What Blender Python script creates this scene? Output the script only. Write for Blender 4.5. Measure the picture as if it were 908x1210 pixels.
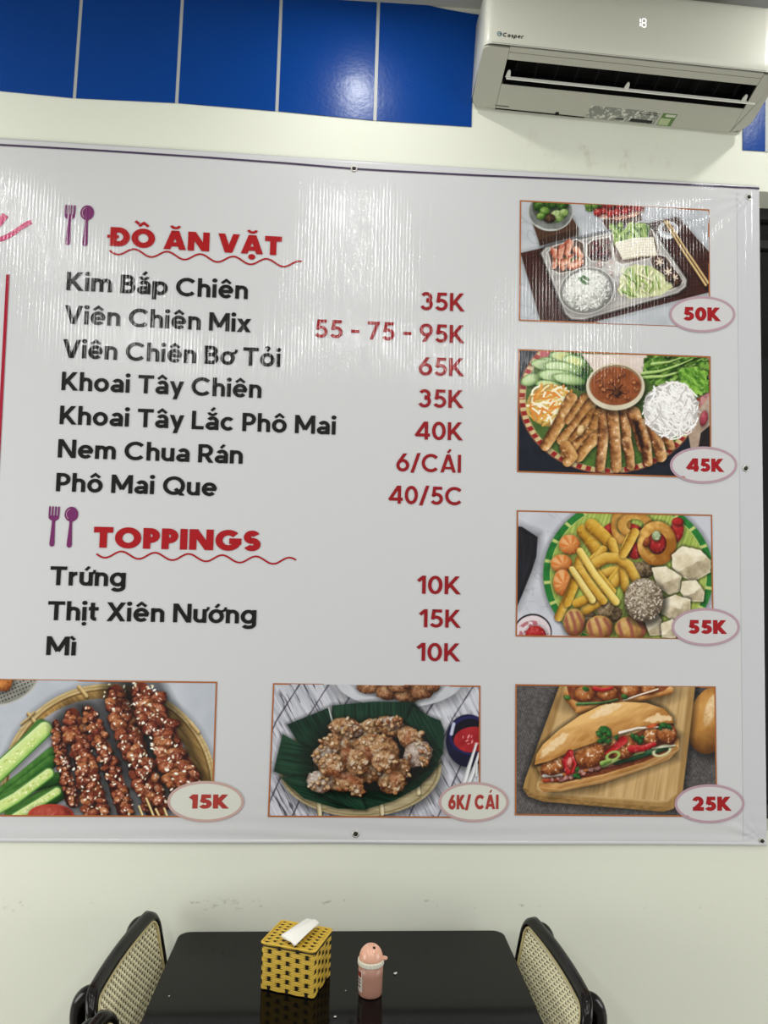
import bpy, bmesh, math, random
import numpy as np
from mathutils import Matrix, Vector

scene = bpy.context.scene
for o in list(bpy.data.objects): bpy.data.objects.remove(o, do_unlink=True)
COL = scene.collection

# ---------------------------------------------------------------- camera
FPX, CX, CY = 890., 454., 605.
EYE = np.array([0., -2.1, 1.75])
YAW, PITCH, ROLL = [math.radians(a) for a in (3.2, 3.97, 1.285)]
_d = np.array([math.sin(YAW)*math.cos(PITCH), math.cos(YAW)*math.cos(PITCH), math.sin(PITCH)])
_r = np.array([math.cos(YAW), -math.sin(YAW), 0.]); _u = np.cross(_r, _d)
_r, _u = math.cos(ROLL)*_r+math.sin(ROLL)*_u, -math.sin(ROLL)*_r+math.cos(ROLL)*_u
cam = bpy.data.cameras.new('camera'); camo = bpy.data.objects.new('camera', cam); COL.objects.link(camo)
cam.sensor_fit = 'VERTICAL'; cam.sensor_height = 24; cam.lens = 24*FPX/1210; cam.clip_start = .02
camo.matrix_world = Matrix(((_r[0], _u[0], -_d[0], EYE[0]), (_r[1], _u[1], -_d[1], EYE[1]), (_r[2], _u[2], -_d[2], EYE[2]), (0, 0, 0, 1)))
scene.camera = camo

def at(px, py, y=0.):                    # a photo pixel -> the point of the plane y = const it shows
    v = _d*FPX+_r*(px-CX)+_u*(CY-py)
    return EYE+v*((y-EYE[1])/v[1])
def atz(px, py, z):
    v = _d*FPX+_r*(px-CX)+_u*(CY-py)
    return EYE+v*((z-EYE[2])/v[2])
def project(P):
    q = P-EYE; w = q@_d
    return CX+FPX*(q@_r)/w, CY-FPX*(q@_u)/w

# ---------------------------------------------------------------- world, lamps, exposure
world = bpy.data.worlds.new('world'); scene.world = world; world.use_nodes = True
bg = world.node_tree.nodes['Background']; bg.inputs[0].default_value = (1, 1, .98, 1); bg.inputs[1].default_value = .34
def tube(x, y, power, length=1.2, w=.05):
    l = bpy.data.lights.new('tube_light', 'AREA'); l.shape = 'RECTANGLE'; l.size = w; l.size_y = length; l.energy = power; l.color = (.99, 1., .97)
    o = bpy.data.objects.new('tube_light', l); COL.objects.link(o); o.location = (x, y, 3.36)
def downlight(x, y, power, rad=.06):
    l = bpy.data.lights.new('downlight', 'AREA'); l.shape = 'DISK'; l.size = rad*2; l.energy = power; l.color = (.99, 1., .97)
    o = bpy.data.objects.new('downlight', l); COL.objects.link(o); o.location = (x, y, 3.38)
for x in (-1.56, .02, 1.38):
    downlight(x, -.41, 3.4, .03)
    tube(x, -1.75, 11.5, 1.4, .04)
    tube(x, -3.5, 20)
def side_fill(x, y, z, w, h, power, col=(1., 1., .98)):      # added fill lamps out of view at both sides, to lift the wall
    l = bpy.data.lights.new('side_fill_light', 'AREA'); l.shape = 'RECTANGLE'; l.size = w; l.size_y = h; l.energy = power; l.color = col
    o = bpy.data.objects.new('side_fill_light', l); COL.objects.link(o); o.location = (x, y, z)
    o.rotation_euler = (Vector((0., 0., 1.2))-Vector((x, y, z))).to_track_quat('-Z', 'Y').to_euler()
side_fill(-3.1, -1.5, 1.15, 1.5, 1.7, 48)
side_fill(4.2, -1.7, 1.25, 1.8, 1.9, 56)
scene.view_settings.view_transform = 'Standard'; scene.view_settings.look = 'None'
scene.view_settings.exposure = .05; scene.view_settings.gamma = 1.; scene.view_settings.use_curve_mapping = False
scene.cycles.max_bounces = 6; scene.cycles.diffuse_bounces = 4

# ---------------------------------------------------------------- helpers
def lin(c):
    return tuple(v/12.92 if v <= .04045 else ((v+.055)/1.055)**2.4 for v in [x/255. for x in c])+(1.,)
def mat(name, col, rough=.5, spec=.5, metal=0., emit=None, coat=0.):
    m = bpy.data.materials.new(name); m.use_nodes = True
    b = m.node_tree.nodes['Principled BSDF']
    b.inputs['Base Color'].default_value = lin(col); b.inputs['Roughness'].default_value = rough
    b.inputs['Specular IOR Level'].default_value = spec; b.inputs['Metallic'].default_value = metal; b.inputs['Coat Weight'].default_value = coat
    if emit: b.inputs['Emission Color'].default_value = lin(col); b.inputs['Emission Strength'].default_value = emit
    return m
class NT:
    def __init__(s, m): s.t = m.node_tree; s.b = s.t.nodes['Principled BSDF']
    def n(s, kind, **kw):
        x = s.t.nodes.new(kind)
        for k, v in kw.items(): setattr(x, k, v)
        return x
    def math(s, op, a, b=None, c=None, clamp=False):
        x = s.n('ShaderNodeMath', operation=op, use_clamp=clamp)
        for i, v in enumerate((a, b, c)):
            if v is None: continue
            if isinstance(v, (int, float)): x.inputs[i].default_value = v
            else: s.t.links.new(v, x.inputs[i])
        return x.outputs[0]
    def link(s, a, b): s.t.links.new(a, b)
    def noise(s, vec, scale, detail=3, rough=.55):
        x = s.n('ShaderNodeTexNoise'); x.inputs['Scale'].default_value = scale; x.inputs['Detail'].default_value = detail; x.inputs['Roughness'].default_value = rough
        if vec is not None: s.link(vec, x.inputs['Vector'])
        return x.outputs['Fac']
    def scaled(s, vec, v):
        x = s.n('ShaderNodeVectorMath', operation='MULTIPLY'); s.link(vec, x.inputs[0]); x.inputs[1].default_value = v
        return x.outputs[0]
    def bump(s, h, strength, dist, normal=None):
        x = s.n('ShaderNodeBump'); x.inputs['Strength'].default_value = strength; x.inputs['Distance'].default_value = dist; s.link(h, x.inputs['Height'])
        if normal: s.link(normal, x.inputs['Normal'])
        return x.outputs[0]
    def mixc(s, f, a, b):
        x = s.n('ShaderNodeMix', data_type='RGBA')
        s.link(f, x.inputs[0])
        for i, v in ((6, a), (7, b)):
            if isinstance(v, tuple): x.inputs[i].default_value = v
            else: s.link(v, x.inputs[i])
        return x.outputs[2]

def link_obj(name, me, m=None, parent=None, smooth=False):
    o = bpy.data.objects.new(name, me); COL.objects.link(o)
    for k in (m if isinstance(m, (list, tuple)) else [m]):
        if k: me.materials.append(k)
    if smooth:
        for p in me.polygons: p.use_smooth = True
    if parent: o.parent = parent
    return o
def from_data(name, V, F, m=None, parent=None, smooth=False):
    me = bpy.data.meshes.new(name); me.from_pydata([tuple(map(float, v)) for v in V], [], F); me.update()
    return link_obj(name, me, m, parent, smooth)
def from_bm(name, bm, m=None, parent=None, smooth=False):
    me = bpy.data.meshes.new(name); bm.normal_update(); bm.to_mesh(me); bm.free()
    return link_obj(name, me, m, parent, smooth)
def tag(o, label, cat, group=None):
    o['label'] = label; o['category'] = cat
    if group: o['group'] = group
    return o
def struct(o): o['kind'] = 'structure'; return o
def empty(name, loc=(0, 0, 0), rz=0.):
    o = bpy.data.objects.new(name, None); COL.objects.link(o); o.location = loc; o.rotation_euler = (0, 0, rz); o.empty_display_size = .05
    return o
def box(bm, x0, x1, y0, y1, z0, z1, bev=0., seg=2):
    v = [bm.verts.new(p) for p in ((x0, y0, z0), (x1, y0, z0), (x1, y1, z0), (x0, y1, z0), (x0, y0, z1), (x1, y0, z1), (x1, y1, z1), (x0, y1, z1))]
    f = [bm.faces.new([v[i] for i in q]) for q in ((3, 2, 1, 0), (4, 5, 6, 7), (0, 1, 5, 4), (1, 2, 6, 5), (2, 3, 7, 6), (3, 0, 4, 7))]
    if bev:
        es = list({e for q in f for e in q.edges}); bmesh.ops.bevel(bm, geom=es, offset=bev, segments=seg, profile=.5, affect='EDGES')
def boxobj(name, b, m, parent=None, bev=0., seg=2):
    bm = bmesh.new(); box(bm, *b, bev, seg); return from_bm(name, bm, m, parent, bev > 0)
def sweep(pts, rad, n=12, closed=False, flat=1.):
    # tube along a smooth path; rad may be a list
    P = [Vector(p) for p in pts]; N = len(P); V, F = [], []
    up = Vector((0, 0, 1)); prev = None
    for i, p in enumerate(P):
        a = P[(i-1) % N] if (closed or i) else P[0]; b = P[(i+1) % N] if (closed or i < N-1) else P[-1]
        t = (b-a).normalized()
        if prev is None:
            s = t.cross(up)
            if s.length < .05: s = t.cross(Vector((0, 1, 0)))
            s.normalize()
        else:
            s = (prev-t*prev.dot(t)).normalized()
        prev = s; q = t.cross(s); r = rad[i] if isinstance(rad, (list, tuple)) else rad
        for k in range(n):
            an = 2*math.pi*k/n; V.append(p+s*(r*math.cos(an))+q*(r*flat*math.sin(an)))
    for i in range(N if closed else N-1):
        for k in range(n):
            F.append((i*n+k, i*n+(k+1) % n, ((i+1) % N)*n+(k+1) % n, ((i+1) % N)*n+k))
    if not closed: F += [tuple(range(n))[::-1], tuple((N-1)*n+k for k in range(n))]
    return V, F
def smooth_path(pts, k=6):
    # Catmull-Rom
    P = [np.array(p, float) for p in pts]; P = [2*P[0]-P[1]]+P+[2*P[-1]-P[-2]]; out = []
    for i in range(1, len(P)-2):
        for j in range(k):
            t = j/k; a, b, c, d = P[i-1:i+3]
            out.append(.5*((2*b)+(c-a)*t+(2*a-5*b+4*c-d)*t*t+(3*b-a-3*c+d)*t**3))
    return out+[P[-2]]
def lathe(prof, n=40):
    V, F = [], []
    for r, z in prof:
        for k in range(n): V.append((r*math.cos(2*math.pi*k/n), r*math.sin(2*math.pi*k/n), z))
    for i in range(len(prof)-1):
        for k in range(n): F.append((i*n+k, i*n+(k+1) % n, (i+1)*n+(k+1) % n, (i+1)*n+k))
    F.append(tuple(range(n))[::-1]); F.append(tuple((len(prof)-1)*n+k for k in range(n)))
    return V, F
def rounded(w, h, r, k=6):
    # rounded rectangle outline, anticlockwise, centred
    o = []
    for cx, cy, a0 in ((w/2-r, h/2-r, 0), (-w/2+r, h/2-r, 90), (-w/2+r, -h/2+r, 180), (w/2-r, -h/2+r, 270)):
        for i in range(k+1):
            a = math.radians(a0+90*i/k); o.append((cx+r*math.cos(a), cy+r*math.sin(a)))
    return o
def mesh_fast(name, V, Q, m, parent=None, smooth=True, cols=None):
    me = bpy.data.meshes.new(name); n, f = len(V), len(Q)
    me.vertices.add(n); me.vertices.foreach_set('co', np.ascontiguousarray(V, np.float32).ravel())
    me.loops.add(f*4); me.loops.foreach_set('vertex_index', np.ascontiguousarray(Q, np.int32).ravel())
    me.polygons.add(f); me.polygons.foreach_set('loop_start', np.arange(0, f*4, 4, dtype=np.int32))
    me.polygons.foreach_set('use_smooth', np.full(f, smooth))
    me.update(calc_edges=True); me.validate()
    if cols is not None:
        a = me.color_attributes.new('print', 'FLOAT_COLOR', 'POINT')
        a.data.foreach_set('color', np.ascontiguousarray(np.concatenate([cols, np.ones((n, 1))], 1), np.float32).ravel())
    return link_obj(name, me, m, parent)
def grid_quads(nr, nc):
    i = np.arange(nr*nc).reshape(nr, nc)
    return np.stack([i[:-1, :-1], i[:-1, 1:], i[1:, 1:], i[1:, :-1]], -1).reshape(-1, 4)

# ---------------------------------------------------------------- the room
m_wall = mat('cream_wall_paint', (224, 226, 208), .62, .25)
def wall_nodes():
    t = NT(m_wall); g = t.n('ShaderNodeNewGeometry').outputs['Position']
    sep = t.n('ShaderNodeSeparateXYZ'); t.link(g, sep.inputs[0]); x, z = sep.outputs[0], sep.outputs[2]
    base = t.mixc(t.noise(g, 1.3, 2), lin((220, 222, 207)), lin((227, 229, 215)))
    def band(v, c, w):                      # 1 inside c-w .. c+w, soft ends
        return t.math('SUBTRACT', 1., t.math('DIVIDE', t.math('ABSOLUTE', t.math('SUBTRACT', v, c)), w), clamp=True)
    # scuff marks where chair backs rub along the wall
    n1 = t.noise(t.scaled(g, (34, 34, 60)), 1., 4, .65)
    n1b = t.noise(t.scaled(g, (5, 5, 5)), 1., 1)
    sc = t.math('MULTIPLY', band(z, .835, .022), t.math('MULTIPLY', t.math('SUBTRACT', t.math('ADD', n1, t.math('MULTIPLY', n1b, .55)), .90), 9., clamp=True), clamp=True)
    base = t.mixc(t.math('MULTIPLY', sc, .65), base, lin((120, 118, 108)))
    # brown grime below the air conditioner
    n2 = t.noise(t.scaled(g, (14, 14, 9)), 1., 5, .7)
    st = t.math('MULTIPLY', t.math('MULTIPLY', band(x, .74, .34), band(z, 2.97, .10)), t.math('MULTIPLY', t.math('SUBTRACT', n2, .55), 6., clamp=True), clamp=True)
    base = t.mixc(t.math('MULTIPLY', st, .6), base, lin((150, 140, 112)))
    n3 = t.noise(t.scaled(g, (30, 30, 12)), 1., 3, .6)
    sk = t.math('MULTIPLY', t.math('SUBTRACT', n3, .76), 14., clamp=True)
    base = t.mixc(t.math('MULTIPLY', sk, .4), base, lin((160, 160, 146)))
    t.link(base, t.b.inputs['Base Color'])
    t.link(t.bump(t.noise(g, 260, 3), .12, .002), t.b.inputs['Normal'])
wall_nodes()
WX0, WX1, ZC = -3.2, 3.2, 3.392
ox0, ox1, oz0, oz1 = 1.19, 2.35, 1.03, 2.880      # the window opening, right of the banner
bm = bmesh.new()
for a in ((WX0, ox0, 0, .16, 0, ZC), (ox1, WX1, 0, .16, 0, ZC), (ox0, ox1, 0, .16, 0, oz0), (ox0, ox1, 0, .16, oz1, ZC)): box(bm, *a)
bmesh.ops.remove_doubles(bm, verts=bm.verts, dist=1e-5)
struct(from_bm('wall_back', bm, m_wall))
m_ceil = mat('ceiling_paint', (176, 176, 168), .8, .2)
struct(boxobj('ceiling', (WX0, WX1, -4.6, .16, ZC, ZC+.1), m_ceil))
m_floor = mat('floor_tile', (150, 146, 138), .35, .4)
def floor_nodes():
    t = NT(m_floor); g = t.n('ShaderNodeNewGeometry').outputs['Position']
    br = t.n('ShaderNodeTexBrick'); br.offset = 0; t.link(g, br.inputs['Vector'])
    br.inputs['Color1'].default_value = lin((168, 164, 154)); br.inputs['Color2'].default_value = lin((160, 156, 148)); br.inputs['Mortar'].default_value = lin((110, 108, 102))
    br.inputs['Scale'].default_value = 1.; br.inputs['Mortar Size'].default_value = .004; br.inputs['Brick Width'].default_value = .6; br.inputs['Row Height'].default_value = .6
    t.link(br.outputs['Color'], t.b.inputs['Base Color'])
floor_nodes()
struct(boxobj('floor', (WX0, WX1, -4.6, .16, -.1, 0), m_floor))

# the dark window in its recess
win = struct(empty('window_1', ((ox0+ox1)/2, .1, oz0)))
m_wframe = mat('dark_window_frame', (34, 34, 34), .4, .5)
m_glass = mat('dark_night_glass', (10, 11, 12), .06, .5)
wm = win.matrix_world = Matrix.Translation(win.location)
bm = bmesh.new(); hw, hh = (ox1-ox0)/2, oz1-oz0
for a in ((-hw, hw, 0, .05, 0, .04), (-hw, hw, 0, .05, hh-.035, hh), (-hw, -hw+.03, 0, .05, .04, hh-.035), (hw-.03, hw, 0, .05, .04, hh-.035), (-.02, .02, 0, .05, .04, hh-.035), (-hw+.03, hw-.03, .005, .045, hh-.125, hh-.1)): box(bm, *a)
struct(from_bm('window_frame', bm, m_wframe, win))
struct(boxobj('window_glass', (-hw+.03, hw-.03, .02, .028, .04, hh-.035), m_glass, win))

# glossy blue panels with pale joint strips along the top of the wall
m_blue = mat('glossy_blue_panel', (0, 60, 138), .27, .2)
def blue_nodes():
    t = NT(m_blue); g = t.n('ShaderNodeNewGeometry').outputs['Position']
    t.link(t.bump(t.noise(g, 90, 2), .10, .004, t.bump(t.noise(g, 5, 2), .25, .01)), t.b.inputs['Normal'])
blue_nodes()
m_joint = mat('pale_joint_strip', (176, 178, 176), .45, .4)
def prism(name, poly, y0, y1, m):
    n = len(poly); V = [(x, y1, z) for x, z in poly]+[(x, y0, z) for x, z in poly]
    F = [tuple(range(n))[::-1], tuple(range(n, 2*n))]+[(i, (i+1) % n, n+(i+1) % n, n+i) for i in range(n)]
    bm = bmesh.new(); vs = [bm.verts.new(v) for v in V]
    for f in F: bm.faces.new([vs[i] for i in f])
    bmesh.ops.recalc_face_normals(bm, faces=bm.faces)
    return from_bm(name, bm, m)
def xz(px, py): p = at(px, py, -.003); return float(p[0]), float(p[2])
# bottom corners of the seams and their tops, left to right (each seam: centre at the top and bottom)
seams = [((96.0, 0), (87.8, 115.5)), ((215.5, 0), (208.8, 121.3)), ((332.5, 0), (327.3, 131.0)), ((447.6, 0), (443.2, 142.0))]
edges = []
for (tx, ty), (bx, by) in seams:
    t, b = xz(tx, ty), xz(bx, by); k = (ZC-.001-b[1])/(t[1]-b[1]); edges.append(((b[0]+(t[0]-b[0])*k, ZC-.001), b))
w_ = edges[1][0][0]-edges[0][0][0]
def left_of(e, n): return ((e[0][0]-w_*n, e[0][1]), (e[1][0]-w_*n, e[1][1]+.012*n))
edges = [left_of(edges[0], n) for n in (8, 7, 6, 5, 4, 3, 2, 1)]+edges
j = 0
hj = .0048
for a, b in zip(edges, edges[1:]):
    j += 1; struct(prism('trim_%d' % j, [(a[1][0]+hj, a[1][1]), (b[1][0]-hj, b[1][1]), (b[0][0]-hj, b[0][1]), (a[0][0]+hj, a[0][1])], -.003, 0, m_blue))
for a in edges:
    j += 1; struct(prism('trim_%d' % j, [(a[1][0]-hj, a[1][1]), (a[1][0]+hj, a[1][1]), (a[0][0]+hj, a[0][1]), (a[0][0]-hj, a[0][1])], -.002, 0, m_joint))
# the last panel by the air conditioner: its top edge peels away from the ceiling on the right
a = edges[-1]; q = [xz(557.5, 149.5), xz(700, 156), xz(700, 30), xz(556.5, 16), xz(530, 11.5), xz(505, 6), xz(485, 2.5), xz(466, .6)]
j += 1; struct(prism('trim_%d' % j, [(a[1][0]+hj, a[1][1]), q[0], (q[0][0], q[0][1]+.075), (q[0][0]+.02, q[0][1]+.075), (q[0][0]+.02, q[3][1]-.002), q[3], q[4], q[5], q[6], q[7], (a[0][0]+hj, a[0][1])], -.003, 0, m_blue))
a, b = xz(878.5, 177), xz(904.6, 178.5)
j += 1; struct(prism('trim_%d' % j, [a, b, (b[0]+.006, ZC-.001), (a[0]+.006, ZC-.001)], -.003, 0, m_blue))
j += 1; struct(prism('trim_%d' % j, [(b[0], b[1]-.001), (b[0]+.014, b[1]-.001), (b[0]+.02, ZC-.001), (b[0]+.006, ZC-.001)], -.004, 0, m_joint))
j += 1; struct(prism('trim_%d' % j, [(b[0]+.014, b[1]-.003), (b[0]+w_, b[1]-.013), (b[0]+w_+.006, ZC-.001), (b[0]+.02, ZC-.001)], -.003, 0, m_blue))
# ---------------------------------------------------------------- printed food pictures
# A small numpy painter: each picture of the menu is flat print, painted as colours on a fine flat grid.
def srgb(c):
    c = np.clip(np.asarray(c, float), 0, 1)
    return np.where(c <= 0.04045, c/12.92, ((c+0.055)/1.055)**2.4)

class Print:
    def __init__(s, X, Y, bg):
        s.X, s.Y = X, Y
        s.C = np.empty(X.shape+(3,)); s.C[:] = np.array(bg)/255.
    def sub(s, x0, y0, x1, y1):
        # a window of the picture; shares the same colours
        c = np.where((s.X.min(0) <= x1) & (s.X.max(0) >= x0))[0]; r = np.where((s.Y.min(1) <= y1) & (s.Y.max(1) >= y0))[0]
        if not len(c) or not len(r): return None
        w = Print.__new__(Print); k = (slice(r[0], r[-1]+1), slice(c[0], c[-1]+1))
        w.X, w.Y, w.C = s.X[k], s.Y[k], s.C[k]
        return w
    def lattice(s, x, y, seed):
        xi, yi = np.floor(x).astype(np.int64), np.floor(y).astype(np.int64)
        fx, fy = x-xi, y-yi
        fx, fy = fx*fx*(3-2*fx), fy*fy*(3-2*fy)
        def h(a, b):
            n = (a*374761393 + b*668265263 + seed*974711) & 0x7fffffff
            n = ((n ^ (n >> 13))*1274126177) & 0x7fffffff
            return ((n ^ (n >> 16)) & 0xffff)/65535.
        return (h(xi, yi)*(1-fx)+h(xi+1, yi)*fx)*(1-fy) + (h(xi, yi+1)*(1-fx)+h(xi+1, yi+1)*fx)*fy
    def noise(s, sx, sy=None, seed=1, rot=0, octs=3):
        sy = sy or sx
        c, n = math.cos(math.radians(rot)), math.sin(math.radians(rot))
        u, v = (s.X*c+s.Y*n)/sx, (-s.X*n+s.Y*c)/sy
        o = 0; a = 1; t = 0
        for k in range(octs):
            o = o + a*s.lattice(u*2**k+17.3*k, v*2**k+5.1*k, seed+k*7); t += a; a *= .55
        return o/t-.5                                   # about -0.5 .. 0.5
    # signed distances
    def uv(s, cx, cy, rx, ry, rot=0):
        c, n = math.cos(math.radians(rot)), math.sin(math.radians(rot))
        x, y = s.X-cx, s.Y-cy
        return (x*c+y*n)/rx, (-x*n+y*c)/ry
    def ell(s, cx, cy, rx, ry, rot=0):
        u, v = s.uv(cx, cy, rx, ry, rot)
        return (np.sqrt(u*u+v*v)-1)*min(rx, ry)
    def poly(s, pts):
        d = np.full(s.X.shape, 1e9); sg = np.ones(s.X.shape)
        n = len(pts)
        for i in range(n):
            (ax, ay), (bx, by) = pts[i], pts[i-1]
            ex, ey = bx-ax, by-ay; wx, wy = s.X-ax, s.Y-ay
            t = np.clip((wx*ex+wy*ey)/(ex*ex+ey*ey+1e-9), 0, 1)
            d = np.minimum(d, (wx-ex*t)**2+(wy-ey*t)**2)
            c1, c2, c3 = s.Y >= ay, s.Y < by, ex*wy > ey*wx
            sg = np.where((c1 & c2 & c3) | (~c1 & ~c2 & ~c3), -sg, sg)
        return sg*np.sqrt(d)
    def path(s, pts, w0, w1=None):
        # distance to a tapering stroke; also returns the place along it and the signed offset across
        w1 = w0 if w1 is None else w1
        L = [0]
        for a, b in zip(pts, pts[1:]): L.append(L[-1]+math.hypot(b[0]-a[0], b[1]-a[1]))
        best = np.full(s.X.shape, 1e9); along = np.zeros(s.X.shape); side = np.zeros(s.X.shape)
        for i, (a, b) in enumerate(zip(pts, pts[1:])):
            ex, ey = b[0]-a[0], b[1]-a[1]; l = math.hypot(ex, ey)+1e-9
            wx, wy = s.X-a[0], s.Y-a[1]
            t = np.clip((wx*ex+wy*ey)/(l*l), 0, 1)
            tt = (L[i]+t*l)/L[-1]; w = w0+(w1-w0)*tt
            d = np.hypot(wx-ex*t, wy-ey*t)
            m = d-w < best
            best = np.where(m, d-w, best); along = np.where(m, tt, along)
            side = np.where(m, (ex*wy-ey*wx)/l/w, side)
        return best, along, np.clip(side, -1, 1)
    # putting colour down
    def put(s, sd, col, soft=1.6, a=1.):
        m = np.clip(.5-sd/(2*soft), 0, 1)*a
        col = np.asarray(col, float)
        col = col/255.
        s.C[:] = s.C*(1-m[..., None])+col*m[..., None]
    def mix(s, a, b, t):
        t = np.clip(t, 0, 1)[..., None]
        return np.array(a, float)*(1-t)+np.array(b, float)*t
    def flat(s, sd, a, b=None, n=None, soft=1.6):
        s.put(sd, np.array(a, float) if b is None else s.mix(a, b, n+.5), soft)
    def dim(s, sd, soft, k):
        m = np.clip(.5-sd/(2*soft), 0, 1)*k
        s.C[:] = s.C*(1-m[..., None])
    def lump(s, cx, cy, rx, ry, *a, **k):
        m = max(rx, ry)*1.45+14; w = s.sub(cx-m, cy-m, cx+m, cy+m)
        if w: w.lump_(cx, cy, rx, ry, *a, **k)
    def rod(s, pts, w0, w1=None, *a, **k):
        m = max(w0, w1 or 0)*1.7+14; w = s.sub(min(q[0] for q in pts)-m, min(q[1] for q in pts)-m, max(q[0] for q in pts)+m, max(q[1] for q in pts)+m)
        if w: w.rod_(pts, w0, w1, *a, **k)
    def lump_(s, cx, cy, rx, ry, rot=0, dark=(60, 30, 15), mid=(140, 80, 40), light=(220, 170, 110), n=.25, ns=14, seed=1, edge=.12, spec=0., soft=1.8, shadow=.45, lit=(-.35, -.55)):
        u, v = s.uv(cx, cy, rx, ry, rot)
        k = s.noise(ns, seed=seed)
        k2 = s.noise(ns*.45, seed=seed+31)
        r = np.sqrt(u*u+v*v)*(1+edge*2*k)
        sd = (r-1)*min(rx, ry)
        if shadow: s.dim(s.ell(cx+2, cy+4, rx*1.05, ry*1.05, rot), min(rx, ry)*.3+2, shadow)
        X, Y = (s.X-cx)/max(rx, ry), (s.Y-cy)/max(rx, ry)
        t = .55+.45*(X*lit[0]+Y*lit[1])*1.2-.35*np.clip(r, 0, 1.2)**3+n*(2.2*k+1.3*k2)
        col = np.where((t < .5)[..., None], s.mix(dark, mid, t*2), s.mix(mid, light, t*2-1))
        if spec:
            h = np.clip((k+k2*1.3-.28)*9, 0, 1)*np.clip(1.2-r, 0, 1)*spec
            col = col*(1-h[..., None])+np.array([250, 242, 232.])*h[..., None]
        s.put(sd, col, soft)
    def rod_(s, pts, w0, w1=None, dark=(120, 80, 20), mid=(205, 160, 60), light=(245, 220, 130), n=.12, ns=9, seed=1, spec=0., shadow=.4, soft=1.5, flip=1, edge=0.):
        sd, al, sidev = s.path(pts, w0, w1)
        k = s.noise(ns, seed=seed); k2 = s.noise(ns*.4, seed=seed+9)
        if edge: sd = sd+edge*w0*2*k
        if shadow: s.dim(s.path([(x+2, y+4) for x, y in pts], w0*1.05, None if w1 is None else w1*1.05)[0], w0*.35+1.5, shadow)
        t = .58-.38*flip*sidev-.22*np.abs(sidev)**3+n*(2.2*k+1.2*k2)
        col = np.where((t < .5)[..., None], s.mix(dark, mid, t*2), s.mix(mid, light, t*2-1))
        if spec:
            h = np.clip((k+k2-.3)*9, 0, 1)*spec
            col = col*(1-h[..., None])+np.array([250, 240, 228.])*h[..., None]
        s.put(sd, col, soft)
    def ring(s, cx, cy, rx, ry, w, col, rot=0, soft=1.4, a0=None):
        s.put(np.abs(s.ell(cx, cy, rx, ry, rot))-w/2, (np.array(col, float)), soft)
    def specks(s, sd, count, size, cols, seed, thin=.5):
        r = random.Random(seed)
        xs = s.X[sd < 0]; ys = s.Y[sd < 0]
        if not len(xs): return
        for i in range(count):
            j = r.randrange(len(xs)); a = r.uniform(0, 180); z = size*r.uniform(.6, 1.3)
            cx, cy = xs[j], ys[j]
            w = s.sub(cx-z-4, cy-z-4, cx+z+4, cy+z+4); w.put(w.ell(cx, cy, z, z*thin, a), r.choice(cols), 1.0)
    def strands(s, inside, cx, cy, rx, ry, count, w, cols, seed, curl=1.):
        # tangled noodles, rice threads, shredded salad
        r = random.Random(seed); acc = inside
        for i in range(count):
            a = r.uniform(0, 6.28); q = math.sqrt(r.random())
            x, y = cx+rx*q*math.cos(a), cy+ry*q*math.sin(a); d = r.uniform(0, 6.28); pts = [(x, y)]
            for k in range(4):
                d += r.uniform(-.6, .6)*curl; x += math.cos(d)*rx*.16; y += math.sin(d)*rx*.16; pts.append((x, y))
            v = s.sub(min(q[0] for q in pts)-w-4, min(q[1] for q in pts)-w-4, max(q[0] for q in pts)+w+4, max(q[1] for q in pts)+w+4)
            if v and acc(x, y) < 0: v.put(v.path(pts, w)[0], r.choice(cols), 1.0)
    def leaf(s, pts, a, b, seed, ns=10, soft=1.6, vein=None):
        k = s.noise(ns, seed=seed); sd = s.poly(pts)+k*5
        s.flat(sd, a, b, k*1.6, soft)

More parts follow.
